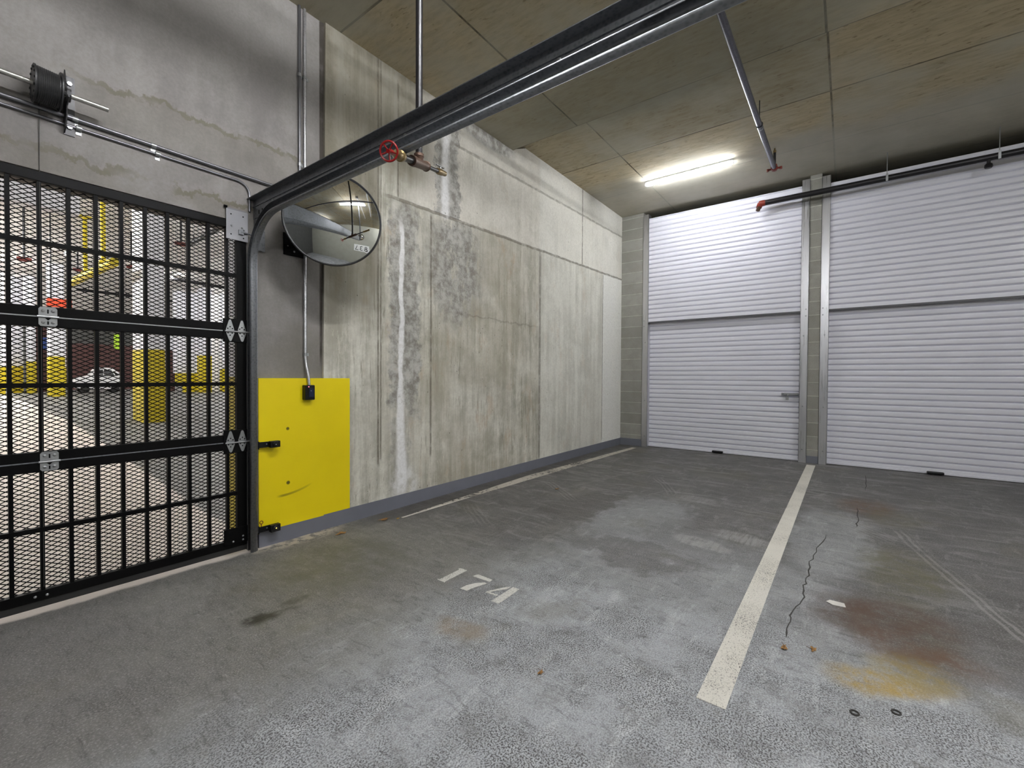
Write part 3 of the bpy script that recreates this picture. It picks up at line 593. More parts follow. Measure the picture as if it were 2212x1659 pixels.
# ------------------------------------------------------------------ conduits
cy = GY-.014
c1 = MB().tube([(gx0, cy, 2.712), (1.78, cy, 2.712)]+arc((1.78, cy, 2.762), (0,0,-1), (1,0,0), .05, 0, PI/2, 8)+[(1.83, cy, NZ)], .0115, 12)
t = thing('conduit', (gx0, cy, 2.712), 'upper zinc conduit along the wall above the gate, turning up to the ceiling', 'conduit', 'conduits on the gate wall')
c1.build('pipe', M['conduit'], t, True)
def straps(lst, par, along):
    for p in lst:
        x, z = p
        b = MB().lathe((x-.012, cy, z), (1,0,0), [(0, .0145), (.024, .0145)], 14) if along == 'x' else MB().lathe((x, cy, z-.012), (0,0,1), [(0, .0145), (.024, .0145)], 14)
        if along == 'x': b.box(x-.012, x+.012, GY-.004, GY, z-.035, z+.012)
        else: b.box(x-.012, x+.035, GY-.004, GY, z-.012, z+.012)
        b.build('strap', M['galv_light'], par, True)
straps([(.545, 2.712), (.90, 2.712), (-.6, 2.712)], t, 'x'); straps([(1.83, 3.65), (1.83, 2.95)], t, 'z')
t = thing('conduit', (gx0, cy, 2.668), 'lower thin conduit above the gate, bending down behind the track', 'conduit', 'conduits on the gate wall')
MB().tube([(gx0, cy+.004, 2.668), (1.38, cy+.004, 2.668)]+arc((1.38, cy+.004, 2.588), (0,0,1), (1,0,0), .08, 0, PI/2, 8)+[(1.46, cy+.004, 2.47)], .008, 10).build('pipe', M['conduit'], t, True)
straps([(.56, 2.668), (.92, 2.668)], t, 'x')
t = thing('conduit', (1.872, cy, 1.2), 'vertical zinc conduit running down the wall to the black card reader', 'conduit', 'conduits on the gate wall')
MB().tube([(1.872, cy, NZ), (1.872, cy, 1.43), (1.875, cy-.010, 1.36), (1.880, cy-.029, 1.29), (1.888, cy-.031, 1.205)], .0115, 12).build('pipe', M['conduit_pale'], t, True)
straps([(1.872, 3.65), (1.872, 2.95), (1.872, 1.452)], t, 'z')

# ------------------------------------------------------------------ card reader
t = thing('card_reader', (1.87, PY, 1.087), 'small black card reader box on the yellow wall panel', 'card reader')
MB().bbox(1.838, 1.918, PY-.05, PY, 1.088, 1.206, .006).build('housing', M['black_plastic'], t)
MB().bbox(1.868, 1.906, PY-.0525, PY-.049, 1.112, 1.178, .001).build('reader_face', M['screen'], t)['label'] = 'dark blue reader face'
MB().sphere((1.866, PY-.05, 1.193), .004, 8).build('status_light', M['led'], t)
MB().sphere((1.885, PY-.0525, 1.160), .0025, 8).build('face_light', M['lampbody'], t)

# ------------------------------------------------------------------ photo eye sensors on the track
for px, py, lab, low in ((575, 960, 'black photo eye sensor halfway up the gate track', 0), (575, 1141, 'black photo eye sensor at the foot of the gate track', 1)):
    q = on_y(px, py, 3.44); z = q.z; x0 = TX+.030
    t = thing('photo_eye', (x0, 3.44, z-.03), lab, 'sensor', 'photo eye sensors on the gate track')
    MB().bbox(x0, x0+.092, 3.435, 3.439, z-.021, z+.021, .0015).box(x0, x0+.004, 3.435, 3.470, z-.03, z+.025).build('mounting_arm', M['black_plastic'], t)
    sg = MB().bbox(x0+.068, x0+.138, 3.395, 3.434, z-.024-.006*low, z+.024, .004).lathe((x0+.10, 3.395, z), (0, -1, 0), [(0, .019), (.008, .019), (.012, .014)], 18)
    so = sg.build('sensor_head', M['black_plastic'], t)
    MB().sphere((x0+.10, 3.383, z), .004, 8).build('lens_light', M['yled'] if low else M['lampbody'], so)
    MB().lathe((x0+.055, 3.435, z+.003), (0, -1, 0), [(0, .006), (.004, .005)], 8).build_each('screw', M['galv'], t)
    if low:
        MB().torus((x0+.018, 3.438, z+.052), (0, 1, 0), .011, .003, 16, 6).cyl((x0+.018, 3.438, z+.041), (x0+.018, 3.438, z+.02), .003, 8).build('wire_loop', M['red'], t, True)

# ------------------------------------------------------------------ convex mirror
MC = ray(720, 474)*3.28; MC = Vector((MC.x, MC.y, MC.z+EYE)); MR = .335
nrm = Vector((-MC.x, -MC.y, 0)).normalized(); nrm = (nrm + Vector((0, 0, 0.0))).normalized()
t = thing('convex_mirror', (MC.x, MC.y, MC.z-MR), 'round convex traffic mirror with black rim mounted on the wall', 'mirror')
RC = 1.15; pr = []
for i in range(17):
    r = MR*.985*(1-i/16); pr.append((math.sqrt(RC*RC-r*r)-math.sqrt(RC*RC-(MR*.985)**2), max(r, .0004)))
fm = MB().lathe(MC, nrm, pr, 72).build('mirror_face', M['mirror'], t, True); fm['label'] = 'silver domed mirror face'
MB().torus(MC, nrm, MR, .008, 72, 8).build('rim', M['mirror_rim'], t, True)
MB().lathe(MC-nrm*.03, nrm, [(0, .12), (.004, MR*.9), (.026, MR*.99), (.028, MR*.99)], 48).build('back_shell', M['black_plastic'], t, True)
bq = on_y(628, 528, GY)
MB().bbox(bq.x-.06, bq.x+.10, GY-.012, GY, bq.z-.09, bq.z+.08, .003).build('wall_plate', M['black'], t)
MB().tube([(bq.x+.03, GY-.01, bq.z-.005), (bq.x+.03, GY-.12, bq.z-.005), MC-nrm*.02+Vector((0, 0, -.1))], .02, 12).build('arm', M['black'], t, True)
MB().lathe((bq.x+.02, GY-.012, bq.z-.055), (0, -1, 0), [(0, .008), (.005, .007)], 8).lathe((bq.x-.03, GY-.012, bq.z-.02), (0, -1, 0), [(0, .006), (.005, .005)], 8).build_each('bolt', M['galv_light'], t)

# ------------------------------------------------------------------ test valve on the drop pipe
d = ray(905, 353); T = 2.38
VX, VY, VZ = d.x*T, d.y*T, d.z*T+EYE
wv = ray(838, 326)*2.0; wv.z += EYE                        # handwheel hangs just below and in front of the rail
A0 = Vector((VX, VY, VZ)); ax = (wv-A0); LW_ = ax.length; ax.normalize()
def px_of(p):
    q = p-Vector((0, 0, EYE)); return 1106+F_PX*q.dot(rt)/q.dot(fw)
LE_ = .05
while px_of(A0-ax*LE_) < 961 and LE_ < .6: LE_ += .004
t = thing('drain_valve_pipe', (VX, VY, VZ), 'black pipe drop with red handwheel valve and bronze tee', 'pipe')
MB().cyl((VX, VY, VZ), (VX, VY, NZ), .0185, 18).build('drop_pipe', M['pipe'], t, True)
k = LE_/.19
MB().lathe(A0-ax*.05*k, ax, [(0, .025), (.012, .028), (.016, .0245), (.078*k, .0245), (.080*k, .028), (.094*k, .026)], 20).lathe(A0, (0,0,1), [(0, .022), (.030, .024), (.034, .027), (.048, .026)], 20).build('tee', M['bronze'], t, True)['label'] = 'brown bronze tee'
MB().cyl(A0+ax*.03, A0+ax*(LW_-.15), .0165, 18).build('nipple', M['pipe'], t, True)
MB().lathe(A0+ax*(LW_-.175), ax, [(0, .018), (.006, .024), (.035, .027), (.04, .021), (.07, .024), (.085, .019), (.11, .010), (.13, .010)], 18).build('valve_body', M['brass'], t, True)
ctr = A0+ax*(LW_-.01); e1 = ax.cross(Vector((0, 0, 1))).normalized(); e2 = ax.cross(e1)
wh = MB().torus(ctr, ax, .041, .0048, 30, 8).lathe(ctr-ax*.045, ax, [(0, .010), (.02, .013), (.055, .009)], 12)
for q in range(5):
    an_ = 2*PI*q/5+.3; wh.tube([ctr, ctr+(e1*math.cos(an_)+e2*math.sin(an_))*.041], .0034, 6)
wh.build('handwheel', M['redwheel'], t, True)['label'] = 'red enamelled handwheel'
MB().cyl(A0-ax*.04*k, A0-ax*LE_*.72, .0115, 14).build('nipple', M['pipe'], t, True)
MB().lathe(A0-ax*LE_*.66, -ax, [(0, .014), (.008*k, .019), (.034*k, .019), (.04*k, .016), (LE_*.33, .0155), (LE_*.34, .009)], 16).build('end_valve', M['brass'], t, True)
lv = A0-ax*LE_*.8
MB().cyl(lv, lv+Vector((0, 0, .032)), .005, 8).bbox(lv.x-.035, lv.x+.03, lv.y-.006, lv.y+.006, lv.z+.030, lv.z+.036, .002).build('lever', M['galv_light'], t)

# ------------------------------------------------------------------ overhead sprinkler pipes
pa = on_x(1667, 366, 6.87); py_, pz_ = .812, pa.z
t = thing('sprinkler_branch_pipe', (6.87, py_, pz_), 'long grey sprinkler pipe under the ceiling ending in red fittings', 'pipe')
MB().cyl((-1.5, py_, pz_), (6.85, py_, pz_), .029, 20).build('pipe', M['greypipe'], t, True)
el = MB().lathe((6.81, py_, pz_), (1,0,0), [(0, .036), (.008, .040), (.05, .040), (.085, .030), (.09, .012)], 18).lathe((6.86, py_, pz_), (0,0,1), [(-.03, .030), (.03, .032), (.05, .030)], 16)
el.cyl((6.845, py_-.075, pz_-.01), (6.845, py_+.075, pz_-.01), .012, 10)
for q in (-.075, .075): el.lathe((6.845, py_+q, pz_-.015), (0,0,1), [(-.016, .016), (.016, .016)], 8)
el.build('elbow', M['red'], t, True)['label'] = 'red pipe coupling'
MB().cyl((6.86, py_, pz_+.03), (6.86, py_, pz_+.21), .0165, 14).build('riser', M['pipe'], t, True)
MB().lathe((6.86, py_, pz_+.205), (0,0,1), [(0, .018), (.03, .018), (.034, .009), (.066, .008), (.068, .022), (.072, .022)], 14).build('sprinkler_head', M['brass'], t, True)
MB().lathe((5.65, py_, pz_), (1,0,0), [(0, .030), (.012, .0315), (.024, .030)], 18).build('pipe_joint', M['galv_light'], t, True)
hx = on_y(1640, 285, py_).x
MB().cyl((hx, py_, pz_+.03), (hx, py_, CZ), .005, 8).torus((hx, py_, pz_), (1,0,0), .032, .004, 24, 6).build('hanger_rod', M['pipe'], t, True)
px_, pz2 = 7.90, 2.715+EYE
t = thing('sprinkler_main_pipe', (px_, .3, pz2), 'black sprinkler pipe crossing in front of the roller doors', 'pipe')
yE = 1.10
MB().cyl((px_, yE, pz2), (px_, -4.0, pz2), .040, 20).build('pipe', M['pipe'], t, True)
MB().lathe((px_, yE-.05, pz2), (0,1,0), [(0, .042), (.02, .046), (.05, .046), (.085, .043), (.095, .02)], 18).lathe((px_, yE+.02, pz2), (-.35, .25, -1), [(0, .040), (.055, .042), (.07, .040)], 16).build('elbow', M['red'], t, True)
MB().lathe(Vector((px_, yE+.02, pz2))+Vector((-.35, .25, -1)).normalized()*.065, (-.35, .25, -1), [(0, .03), (.055, .03), (.058, .02)], 16).build('plug', M['bronze'], t, True)
for yy in (-.39, -1.432):
    b = MB().box(px_-.047, px_-.044, yy-.012, yy+.012, pz2-.05, pz2+.05).torus((px_, yy, pz2), (0,1,0), .044, .005, 24, 6).cyl((px_-.03, yy, pz2+.045), (px_-.03, yy, CZ), .005, 8)
    b.build('hanger_strap', M['galv_light'], t, True)
MB().cyl((px_-.01, -1.345, pz2-.03), (px_-.01, -1.345, pz2-.075), .018, 12).lathe((px_-.01, -1.345, pz2-.13), (0,0,1), [(0, .03), (.015, .040), (.045, .036), (.06, .02)], 16).build('sprinkler_head', M['pipe'], t, True)

# ------------------------------------------------------------------ tube lamps inside
def lamp(p, q, lab, mat, grp, hw=.03, r=.024):  # a wide hw shapes the housing to keep direct light off the ceiling
    p, q = Vector(p), Vector(q); c = (p+q)/2; dd = (q-p).normalized(); top = Vector((0, 0, .032))
    t = thing('tube_light', (c.x, c.y, c.z), lab, 'light', grp)
    MB().tube([p, q], r, 12).build('tube', M[mat], t, True)
    n = Vector((-dd.y, dd.x, 0))*hw
    b = MB(); a0, a1 = p-dd*.02, q+dd*.02
    vs = [a0+n+top*.8, a0-n+top*.8, a1-n+top*.8, a1+n+top*.8]; h = Vector((0, 0, .022))
    b.add(vs+[v+h for v in vs], [(0,1,2,3),(7,6,5,4),(0,4,5,1),(1,5,6,2),(2,6,7,3),(3,7,4,0)])
    b.tube([p-dd*.03, p-dd*.001], .018, 10).tube([q+dd*.001, q+dd*.03], .018, 10)
    b.build('lamp_housing', M['lampbody'], t)
    return t
lz = CZ-.050
lamp((6.85, 1.335, lz), (6.85, 2.535, lz), 'lit white tube lamp on the ceiling near the narrow roller door', 'tube_new', 'ceiling tube lamps in the bay')
lamp((.65, .40, NZ-.05), (1.85, .40, NZ-.05), 'lit tube lamp on the ceiling in front of the gate', 'tube', 'ceiling tube lamps in the bay', .16)
lamp((3.2, -2.7, NZ-.05), (4.4, -2.7, NZ-.05), 'added unseen tube lamp on the ceiling behind the camera to the right', 'tube', 'ceiling tube lamps in the bay', .16)  # fill lamp added to brighten the doors and floor
lamp((-2.0, -1.9, NZ-.05), (-2.0, -.7, NZ-.05), 'lit tube lamp on the ceiling at the back of the bay', 'tube', 'ceiling tube lamps in the bay', .16)
# things that only the convex mirror shows
sg = thing('number_sign', (.92, -4.0, 1.4), 'white number sign on the wall behind the camera, seen in the convex mirror', 'sign')
MB().bbox(.12, 1.78, -3.998, -3.985, 1.42, 2.12, .003).build('sign_face', M['sign'], sg)
def strokes(segs, x, z, h, w, nm):
    b = MB()
    for p, q in segs:
        p, q = Vector((x+p[0]*w, -3.982, z+p[1]*h)), Vector((x+q[0]*w, -3.982, z+q[1]*h)); d_ = (q-p).normalized(); n_ = Vector((-d_.z, 0, d_.x))*.032; p -= d_*.02; q += d_*.02
        b.add([p+n_, p-n_, q-n_, q+n_]+[v-Vector((0, .004, 0)) for v in (p+n_, p-n_, q-n_, q+n_)], [(0,1,2,3),(7,6,5,4),(0,4,5,1),(1,5,6,2),(2,6,7,3),(3,7,4,0)])
    return b.build(nm, M['ink'], sg)
o8 = [(.5+.5*math.cos(a*PI/6), .5+.5*math.sin(a*PI/6)) for a in range(13)]
strokes([((0,0),(1,0)), ((0,0),(.55,1))], .30, 1.55, .42, .30, 'digit')
strokes([((.9,.95),(.4,1)), ((.4,1),(.05,.8)), ((.05,.8),(.45,.53)), ((.45,.53),(0,.25)), ((0,.25),(.35,0)), ((.35,0),(.95,.08))], .80, 1.55, .42, .27, 'digit')
ring8 = lambda cz, rz, rx: [((.5+rx*math.cos(a*PI/5), cz+rz*math.sin(a*PI/5)), (.5+rx*math.cos((a+1)*PI/5), cz+rz*math.sin((a+1)*PI/5))) for a in range(10)]
strokes(ring8(.25, .25, .5)+ring8(.76, .23, .42), 1.30, 1.55, .42, .28, 'digit')
wm = thing('wall_mirror', (.86, -4.0, 2.65), 'small round mirror above the number sign behind the camera', 'mirror')
MB().lathe((.86, -3.99, 2.97), (0,1,0), [(0, .30), (.03, .30), (.05, .22), (.062, .1), (.065, .001)], 40).build('mirror_face', M['mirror'], wm, True)
MB().torus((.86, -3.96, 2.97), (0,1,0), .30, .022, 40, 8).build('rim', M['mirror_rim'], wm, True)
for xx, ya, yb in ((1.62, -1.5, .9), (2.05, -1.0, 1.9)):
    t = thing('ceiling_conduit', (xx, (ya+yb)/2, NZ), 'white conduit on the ceiling above the camera at the %s, seen in the convex mirror' % ('left' if xx < 1.8 else 'right'), 'conduit')
    MB().cyl((xx, ya, NZ-.03), (xx, yb, NZ-.03), .018, 12).build('pipe', M['lampbody'], t, True); MB().bbox(xx-.05, xx+.05, yb, yb+.1, NZ-.06, NZ, .004).build('junction_box', M['lampbody'], t)

# ------------------------------------------------------------------ floor markings and litter
tag(MB().box(1.86, 7.92, .358, .466, .0005, .0022).build('parking_line', M['stripe']), 'wide worn white parking line running to the block post', 'parking line')
tag(MB().prism([(2.72, 3.225), (2.72, 3.205), (7.86, 3.05), (7.86, 3.14), (4.7, 3.30)], (0, 0, .0005), (1,0,0), (0,1,0), (0, 0, .0016)).build('parking_line', M['faint']), 'faded parking line beside the grey wall foot', 'parking line')
tag(MB().prism([(2.62, 3.19), (3.5, 3.175), (3.5, 3.20), (2.62, 3.215)], (0, 0, .0026), (1,0,0), (0,1,0), (0, 0, .0012)).build('paint_sliver', M['stripe']), 'thin bright white sliver of paint on the faded parking line', 'paint mark')
num = thing('painted_number', (2.05, 1.8, 0), 'white stencilled number 174 painted on the floor', 'number')
def digit(polys, a0):
    b = MB()
    for poly in polys: b.prism(poly, (1.955, a0, .0006), (0, -1, 0), (1, 0, 0), (0, 0, .0016))
    return b.build('digit', M['digit'], num)
digit([[(0, 0), (.062, 0), (.056, .012), (.056, .212), (.004, .212), (-.012, .200), (.006, .190), (.006, .012), (-.01, .010)]], 2.045)
digit([[(0, .172), (.012, .212), (.135, .208), (.140, .176)], [(.052, .0), (.104, .004), (.112, .06), (.132, .125), (.139, .150), (.120, .150), (.082, .112), (.056, .058)]], 1.905)
digit([[(.092, 0), (.146, 0), (.146, .04), (.138, .21), (.092, .21)], [(0, .075), (.012, .06), (.03, .10), (.078, .17), (.078, .205), (.05, .17)], [(.0, .056), (.0, .075), (.08, .078), (.08, .062)]], 1.70)
def ribbon(pts, w, name, lab, cat, grp=None):
    b = MB(); P_ = [on_floor(*q) for q in pts]; q2 = [P_[0]]
    for a, c in zip(P_, P_[1:]):
        for k in range(1, 4):
            v = a.lerp(c, k/3); v.x += random.uniform(-.012, .012)*(k < 3); v.y += random.uniform(-.01, .01)*(k < 3); q2.append(v)
    vs = []; n = len(q2)
    for i, p in enumerate(q2):
        d_ = (q2[min(i+1, n-1)]-q2[max(i-1, 0)]).normalized(); s_ = Vector((-d_.y, d_.x, 0))*w*random.uniform(.55, 1.1)*(0.35 if i in (0, n-1) else 1)
        vs += [p+s_+Vector((0,0,.0004)), p-s_+Vector((0,0,.0004)), p-s_+Vector((0,0,.0009)), p+s_+Vector((0,0,.0009))]
    fs = [(4*i+3, 4*i+2, 4*i+6, 4*i+7) for i in range(n-1)]+[(4*i, 4*i+4, 4*i+5, 4*i+1) for i in range(n-1)]
    return tag(b.add(vs, fs).build(name, M['crack']), lab, cat, grp)
ribbon([(1785,1155),(1770,1178),(1757,1200),(1748,1220),(1747,1238),(1740,1255),(1736,1272),(1738,1290),(1720,1310),(1706,1330),(1704,1348),(1698,1378)], .0042, 'floor_crack', 'long jagged dark crack right of the white parking line', 'crack')
ribbon([(1851,1098),(1852,1115),(1853,1128),(1851,1138)], .005, 'floor_crack', 'short dark crack beside the brown stain near the wide door', 'crack')
ribbon([(1869,1027),(1870,1045),(1869,1060)], .004, 'floor_crack', 'fine dark crack just in front of the wide roller door', 'crack')
def leaf(px, py, s, lab, mt, rot):
    c = on_floor(px, py); b = MB(); out = []
    for i in range(14):
        a = 2*PI*i/14; r = s*(1+.35*math.cos(3*a+rot))*(1.0 if i % 2 else .72); out.append(c+Vector((r*1.3*math.cos(a+rot), r*.7*math.sin(a+rot), .004+.006*abs(math.sin(2*a)))))
    vs = [c+Vector((0,0,.003))]+out+[c+Vector((0,0,.0015))]+[v-Vector((0,0,.0015)) for v in out]
    fs = [(0, i+1, (i+1) % 14+1) for i in range(14)]+[(15, 16+(i+1) % 14, 16+i) for i in range(14)]+[(i+1, 16+i, 16+(i+1) % 14, (i+1) % 14+1) for i in range(14)]
    lf = tag(b.add(vs, fs).build('dry_leaf', M[mt]), lab, 'leaf', 'dry leaves on the floor')
    st = c+Vector((s*1.1*math.cos(rot), s*1.1*math.sin(rot), .006)); MB().tube([c+Vector((0,0,.004)), st, st+Vector((s*.6*math.cos(rot+.4), s*.6*math.sin(rot+.4), .004))], .0012, 5).build('stem', M['bronze'], lf)
    return lf
for a in ((830,1123,.040,'flat orange leaf by the grey wall foot near the yellow panel','leaf',.4), (737,1153,.034,'curled orange leaf in front of the yellow panel','leaf',2.0), (860,1121,.014,'tiny yellow leaf fragment beside the flat orange leaf','leafy',1.0),
          (1694,1401,.020,'orange leaf crumb below the end of the long crack','leaf',.2), (1757,1405,.017,'orange leaf crumb right of the long crack end','leaf',1.4), (1168,1455,.014,'brown leaf crumb on the pebbly floor left of the parking line','leaf',.9),
          (1203,1057,.022,'small brown leaf near the faded parking line','leaf',2.6)): leaf(*a)
c = on_floor(1805, 1304); b = MB()
b.prism([(-.030, -.040), (.020, -.048), (.034, .018), (.004, .046), (-.028, .022)], (c.x, c.y, .001), (.95, .3, 0), (-.3, .95, .05), (0, 0, .0018))
tag(b.build('paper_scrap', M['paper']), 'white paper scrap right of the long floor crack', 'paper')
for px, py, lab in ((1846, 1541, 'left dark anchor ring in the floor at the bottom right'), (1936, 1540, 'right dark anchor ring in the floor at the bottom right')):
    c = on_floor(px, py); tag(MB().torus((c.x, c.y, .0025), (0,0,1), .013, .0035, 20, 8).build('anchor_ring', M['crack'], None, True), lab, 'ring', 'anchor rings in the floor')
# ------------------------------------------------------------------ the garage beyond the gate
OC, FY = 4.40, 42.0
PF = [(3.82, 0), (4.6, 0), (10.3, .44), (18, .66), (26, .70), (FY, .70)]     # the drive climbs gently away from the gate
def fz(y):
    for (a, p), (b, q) in zip(PF, PF[1:]):
        if y <= b: return p+(q-p)*max(0, (y-a)/(b-a))
    return PF[-1][1]
def base(px, py):
    d = ray(px, py); lo, hi = 1.0, 60.0
    for _ in range(60):
        t = (lo+hi)/2
        if d.z*t+EYE > fz(d.y*t): lo = t
        else: hi = t
    return Vector((d.x*lo, d.y*lo, d.z*lo+EYE))
M['reddark'] = simple('dull_red_valve_paint', lin(98, 40, 34), .5)
vs = [(x, y, z) for y, z in PF for x in (-30, 34)]+[(x, y, z-.2) for y, z in PF for x in (-30, 34)]; n_ = len(PF)
struct(MB().add(vs, [(2*k, 2*k+1, 2*k+3, 2*k+2) for k in range(n_-1)]+[(2*n_+2*k, 2*n_+2*k+2, 2*n_+2*k+3, 2*n_+2*k+1) for k in range(n_-1)]).build('floor_garage', M['floor']), 'pale concrete drive climbing away beyond the gate', 'floor')
struct(MB().box(-30, 34, 3.82, FY, OC, OC+.3).build('ceiling_garage', M['cream']), 'pale ceiling of the garage beyond the gate', 'ceiling')
struct(MB().box(-30, 34, FY, FY+.3, 1.75, OC).build('wall_garage', M['white']), 'white far wall of the garage', 'wall')
struct(MB().box(-30, 34, FY-.02, FY+.3, .5, 1.75).build('wall_garage', M['yplain']), 'yellow painted foot of the far garage wall', 'wall')
struct(MB().box(-30.3, -30, 3.7, FY, -.2, OC).box(34, 34.3, 3.7, FY, -.2, OC).build('wall_garage', M['cream']), 'side walls of the garage beyond the gate', 'wall')
struct(MB().box(2.06, 34, 3.82, 3.98, 0, OC).box(-30, -6, 3.56, 3.82, 0, OC).build('wall_garage', M['cream']), 'garage side of the concrete wall', 'wall')
def column(pl, pr, pbase, ytop, depth, lab, pc=None):
    a = base(pl, pbase); Y = a.y; x0 = a.x; x1 = on_y(pr, pbase, Y).x
    zt = on_y((pl+pr)/2, ytop, Y).z; z0 = min(fz(Y), fz(Y+depth))-.02
    t = thing('concrete_column', ((x0+x1)/2, Y+depth/2, z0), lab, 'column', 'columns of the garage beyond the gate')
    MB().bbox(x0, x1, Y, Y+depth, zt, OC, .01).build('shaft', M['white'], t)
    MB().bbox(x0-.006, x1+.006, Y-.006, Y+depth+.006, z0, zt, .01).build('painted_base', M['yplain'], t)['label'] = 'yellow painted column base'
    return Y
column(311, 357, 914, 755, .65, 'nearest white column beyond the gate with a tall yellow base')
column(108, 141, 857, 770, .4, 'white column with yellow base just left of the parked car')
column(57, 79, 850, 781, .4, 'white column with yellow base, third from the left edge beyond the gate')
column(27, 52, 849, 791, .4, 'white column with low yellow base, second from the left edge beyond the gate')
column(-14, 12, 852, 792, .4, 'white column with yellow base cut by the left edge of the photo')
column(433, 458, 848, 768, .3, 'slim white column with yellow base right of the nearest column')
column(480, 490, 846, 797, .2, 'narrow white column with yellow base seen beside the gate stile')
def slab(pl, pr, pb, z0, z1, th, name, mt, lab):
    a = base(pl, pb); x1 = on_y(pr, pb, a.y).x
    return struct(MB().box(a.x, x1, a.y, a.y+th, max(z0, fz(a.y)-.02), z1).build(name, M[mt]), lab, name.split('_')[0])
def zat(py, px, pb): Y = base(px, pb).y; return on_y(px, py, Y).z
slab(398, 432, 847, 0, zat(806, 415, 847), .2, 'wall_low', 'yplain', 'yellow painted low wall left of the slim column')
slab(378, 432, 846, zat(806, 415, 846), OC, .2, 'wall_low', 'white', 'white wall above the yellow low wall')
slab(363, 378, 845.5, 0, zat(757, 370, 845.5), .2, 'wall_panel', 'brown', 'brown wall panel right of the nearest column')
slab(146, 290, 842, 0, zat(742, 200, 842), .2, 'wall_panel', 'brown', 'dark brown wall panel behind the parked car')
slab(146, 290, 842, zat(742, 200, 842), zat(700, 200, 842), .2, 'wall_panel', 'dark', 'dark grey band above the brown wall panel')
slab(79, 108, 847, 0, zat(700, 95, 847), .2, 'wall_panel', 'brown', 'dark brown wall panel left of the car column')
slab(52, 57.5, 851, 0, zat(700, 55, 851), .1, 'wall_panel', 'dark', 'dark post between two pale columns')
slab(458, 480, 845, 0, OC, .2, 'wall_low', 'cream', 'beige wall beyond the slim column')
struct(MB().box(-7, 1.45, 9.0, 9.25, 3.62, OC).build('trim_beam', M['white']), 'white ceiling beam beyond the left of the gate', 'trim')
# clearance bar
cb = thing('clearance_bar', (2.0, 11.5, 3.14), 'yellow clearance bar hanging on two yellow straps from the garage ceiling', 'clearance bar')
MB().cyl((1.97, 13.08, 3.215), (2.05, 10.08, 3.215), .075, 16).build('bar', M['yplain'], cb, True)
for py in (12.1, 10.67):
    MB().bbox(1.985, 2.045, py-.04, py+.04, 3.27, OC-.005, .004).bbox(1.93, 2.10, py-.10, py+.10, OC-.02, OC, .003).bbox(1.95, 2.08, py-.08, py+.08, 3.26, 3.31, .004).build('hanging_post', M['yplain'], cb)
# parked car
def car():
    c0 = base(214, 849)
    L_, W_, H_ = 4.1, 1.75, 1.5
    xl = on_y(160, 849, c0.y).x; xr = on_y(268, 849, c0.y).x; sc = (xr-xl)/L_
    t = thing('parked_car', ((xl+xr)/2, c0.y, c0.z), 'white hatchback parked before the dark brown wall beyond the gate', 'car')
    X = lambda a: xl+a*sc; Z = lambda q: c0.z+q*sc*1.85; Y0 = c0.y
    def loft(secs_, half, nm, mt, par):       # side outline lofted across the width with tumblehome
        n = len(secs_); vs = []; rows = [(-half, .0), (-half*.96, .04), (half*.96, .04), (half, .0)]
        for yy, gy in rows:
            for a, q, inset in secs_: vs.append((X(a), Y0+half*sc+(yy*(1-inset))*sc, Z(q + (gy if q > .5 else 0))))
        fs = []
        for r in range(3):
            for i in range(n): fs.append((r*n+i, r*n+(i+1) % n, (r+1)*n+(i+1) % n, (r+1)*n+i))
        fs += [tuple(range(n)), tuple(3*n+i for i in range(n-1, -1, -1))]
        return MB().add(vs, fs).build(nm, M[mt], par, True)
    body = loft([(.02,.35,.06),(.0,.6,.05),(.12,.82,.03),(.95,.95,.02),(1.25,1.0,.06),(1.75,1.40,.16),(2.3,1.48,.18),(3.1,1.45,.18),(3.75,1.15,.10),(4.02,.95,.04),(4.1,.55,.04),(4.05,.3,.06),(3.72,.24,0),(3.65,.5,0),(3.35,.62,0),(3.05,.5,0),(2.98,.24,0),(1.22,.24,0),(1.15,.5,0),(.85,.62,0),(.55,.5,0),(.48,.24,0)], .875, 'body', 'carwhite', t)
    def pane(poly, nm, mt):
        vs = [(X(a), Y0+half_in(q)*sc-.02*sc, Z(q)) for a, q in poly]; n = len(vs)
        vs += [(a, b+.03*sc, c) for a, b, c in vs]
        return MB().add(vs, [tuple(range(n)), tuple(range(2*n-1, n-1, -1))]+[(i, (i+1) % n, (i+1) % n+n, i+n) for i in range(n)]).build(nm, M[mt], t)
    def half_in(q): return .875*(1-(1-max(0, min(1, (q-.95)/.5))*.17-.02))*1.0
    pane([(1.38,1.0),(1.82,1.36),(2.35,1.40),(2.35,1.0)], 'side_window', 'glass'); pane([(2.42,1.0),(2.42,1.40),(3.05,1.36),(3.30,1.02)], 'side_window', 'glass')
    pane([(3.42,1.02),(3.15,1.33),(3.55,1.18),(3.65,1.05)], 'quarter_window', 'glass')
    for a in (.85, 3.35):
        for dy in (.12, 1.63):
            MB().lathe((X(a), Y0+dy*sc-.1*sc, Z(.23)), (0,1,0), [(0, .26*sc), (.0, .37*sc), (.03*sc, .40*sc), (.17*sc, .40*sc), (.2*sc, .37*sc)], 20).build('wheel', M['tyre'], t, True)
    MB().bbox(X(3.88), X(4.08), Y0+.03, Y0+.30*sc, Z(.72), Z(.93), .02).build('tail_lamp', M['redlens'], t)
    MB().bbox(X(.02), X(.30), Y0+.02, Y0+.28*sc, Z(.62), Z(.76), .02).build('head_lamp', M['lampbody'], t)
    MB().bbox(X(1.40), X(1.55), Y0-.14*sc, Y0+.02, Z(.98), Z(1.1), .02).build('side_mirror', M['carwhite'], t)
car()
